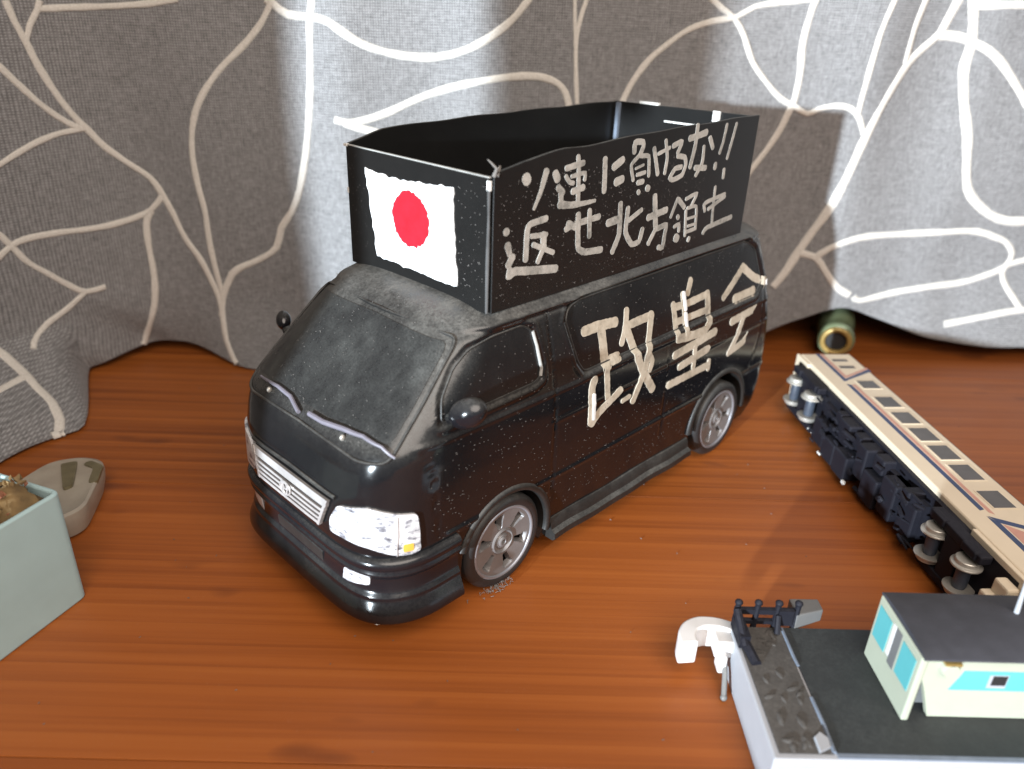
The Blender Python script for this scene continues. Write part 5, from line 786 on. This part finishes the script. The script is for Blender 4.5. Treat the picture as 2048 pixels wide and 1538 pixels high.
def mound(x,y): return 3.15+.55*math.sin(x*1.1+.9)*math.cos(y*1.0+.5)+.28*math.sin(x*3.1+y*2.3)+.12*math.sin(x*7.3-y*5.1)
gx=np.linspace(.16,LX-.16,70); gy=np.linspace(DY+.16,-.16,46); V=[];r_=random.Random(8)
for y in gy:
    for x in gx:
        e=min(1,min(x-.1,LX-.1-x,-.1-y,y-DY-.1)/.6); V.append((x+r_.uniform(-.05,.05),y+r_.uniform(-.05,.05),2.6+(mound(x,y)-2.6)*e**.6+r_.uniform(-.07,.07)))
F=[(i*70+k,i*70+k+1,(i+1)*70+k+1,(i+1)*70+k) for i in range(45) for k in range(69)]; obj('moss_mound',V,F,M['moss'],dp)
for nm_,mat,cnt,sd in (('moss_clump',M['moss'],1500,1),('dry_leaf_clump',M['moss2'],700,2)):
    r_=random.Random(sd); V=[];F=[]
    for _ in range(cnt):
        x=r_.uniform(.3,LX-.4); y=r_.uniform(DY+.4,-.3)
        if nm_=='dry_leaf_clump' and math.sin(x*2.1+y*1.3)<-.2: continue
        z=mound(x,y)-.1; p=Vector((x,y,z)); d=Vector((r_.gauss(0,1),r_.gauss(0,1),r_.gauss(.5,.6))).normalized(); u=d.orthogonal().normalized(); u=(u*math.cos(r_.random()*6)+d.cross(u)*math.sin(r_.random()*6)).normalized(); l=r_.uniform(.12,.42); w=r_.uniform(.04,.12); n0=len(V)
        V+= [p,p+d*l*.5+u*w,p+d*l+u.cross(d)*.05,p+d*l*.5-u*w,p+d*l*.5+u.cross(d)*.06]; F+=[(n0,n0+1,n0+4),(n0+1,n0+2,n0+4),(n0+2,n0+3,n0+4),(n0+3,n0,n0+4)]
    tag(obj(nm_,V,F,mat,dp,False),kind='stuff')
# ceramic ornament: a tapering glazed pointed form leaning behind the planter
ce=empty('ceramic_ornament',(0,0,0)); tag(ce,'beige glazed ceramic with olive bands and pointed end beside the planter','ceramic ornament')
top=rounded([(-12.6,.6),(-12.2,1.95),(-11.4,2.28),(-10.75,2.2),(-10.36,1.86),(-10.0,.3),(-9.8,-.7),(-10.6,-1.5),(-12.2,-.9)],.5,5)
def cer_map(p,h,k): c=Vector((-11.2,0)); q=c+(Vector(p)-c)*k; return (q.x,q.y,h)
lv=[(.02,.82),(.10,.90),(.45,.97),(.75,1.0),(.90,.985),(.96,.93),(.93,.86),(.86,.6),(.84,.05)]; n_=len(top); V=[cer_map(p,h,k) for h,k in lv for p in top]
F=[(i*n_+k,i*n_+(k+1)%n_,(i+1)*n_+(k+1)%n_,(i+1)*n_+k) for i in range(len(lv)-1) for k in range(n_)]+[tuple(range(n_)),tuple((len(lv)-1)*n_+k for k in range(n_))]
obj('glazed_body',V,F,M['ceramic'],ce)
for poly in ([(-11.75,1.75),(-11.3,1.95),(-10.75,.55),(-10.95,.35)],[(-11.05,1.75),(-10.9,1.98),(-10.35,1.7),(-10.1,.75),(-10.35,.7),(-10.6,1.55)],[(-12.1,1.2),(-11.7,1.4),(-11.2,.1),(-11.7,-.4)]):
    if poly[0][0]<-12: continue
    q=MB(); q.prism(rounded(poly,.12,3),lambda p:(p[0],p[1],.85),lambda p:(p[0],p[1],.962 if p[0]>-11.0 else .945)); q.done('olive_band',M['olive'],ce)
# bottle neck peeping from under the curtain
bt=empty('glass_bottle',(18.35,14.6,.95)); tag(bt,'pale green bottle lying under the curtain hem with its brass-ringed mouth showing','bottle')
bt.scale=(.9,.9,.9); bt.rotation_euler=(math.radians(4),0,math.radians(-20))
b=MB(); b.lathe(smoothprof([(.74,-.2),(.90,-.1),(.95,.15),(.9,.8),(.95,1.6),(1.0,2.6),(1.02,4.6),(.9,5.0)],4),(0,0,0),'y',40,caps=False); b.done('glass',M['jade'],bt)
b=MB(); b.lathe(smoothprof([(.52,-.14),(.55,-.28),(.66,-.33),(.78,-.28),(.80,-.1),(.6,.1)],3),(0,0,0),'y',40,True); b.done('brass_ring',M['brass'],bt)
b=MB(); b.lathe([(.01,-.08),(.60,-.08),(.60,.2)],(0,0,0),'y',32); b.done('dark_mouth',M['dark'],bt)
# unseen upright, panel and low board added to shade the curtain and table
po=empty('window_frame',(-15.4,-16.1,0),math.atan2(-.57,.82)); tag(po,'dark wooden window frame piece standing at the window side of the table','window frame')
q=MB(); q.box(-1.55,1.55,-1,1,-2,46); bevel(q.done('upright',M['oakpost'],po,False),.15,2)
q=MB(); q.box(-30,6.5,-.6,.6,-2,3.3); q.box(6.5,26,-.6,.6,-2,2.3); bevel(q.done('sill_board',M['oakpost'],po,False),.1,2)
q=MB(); q.box(1.55,4.05,-.8,.8,13.2,46); bevel(q.done('side_panel',M['oakpost'],po,False),.15,2)
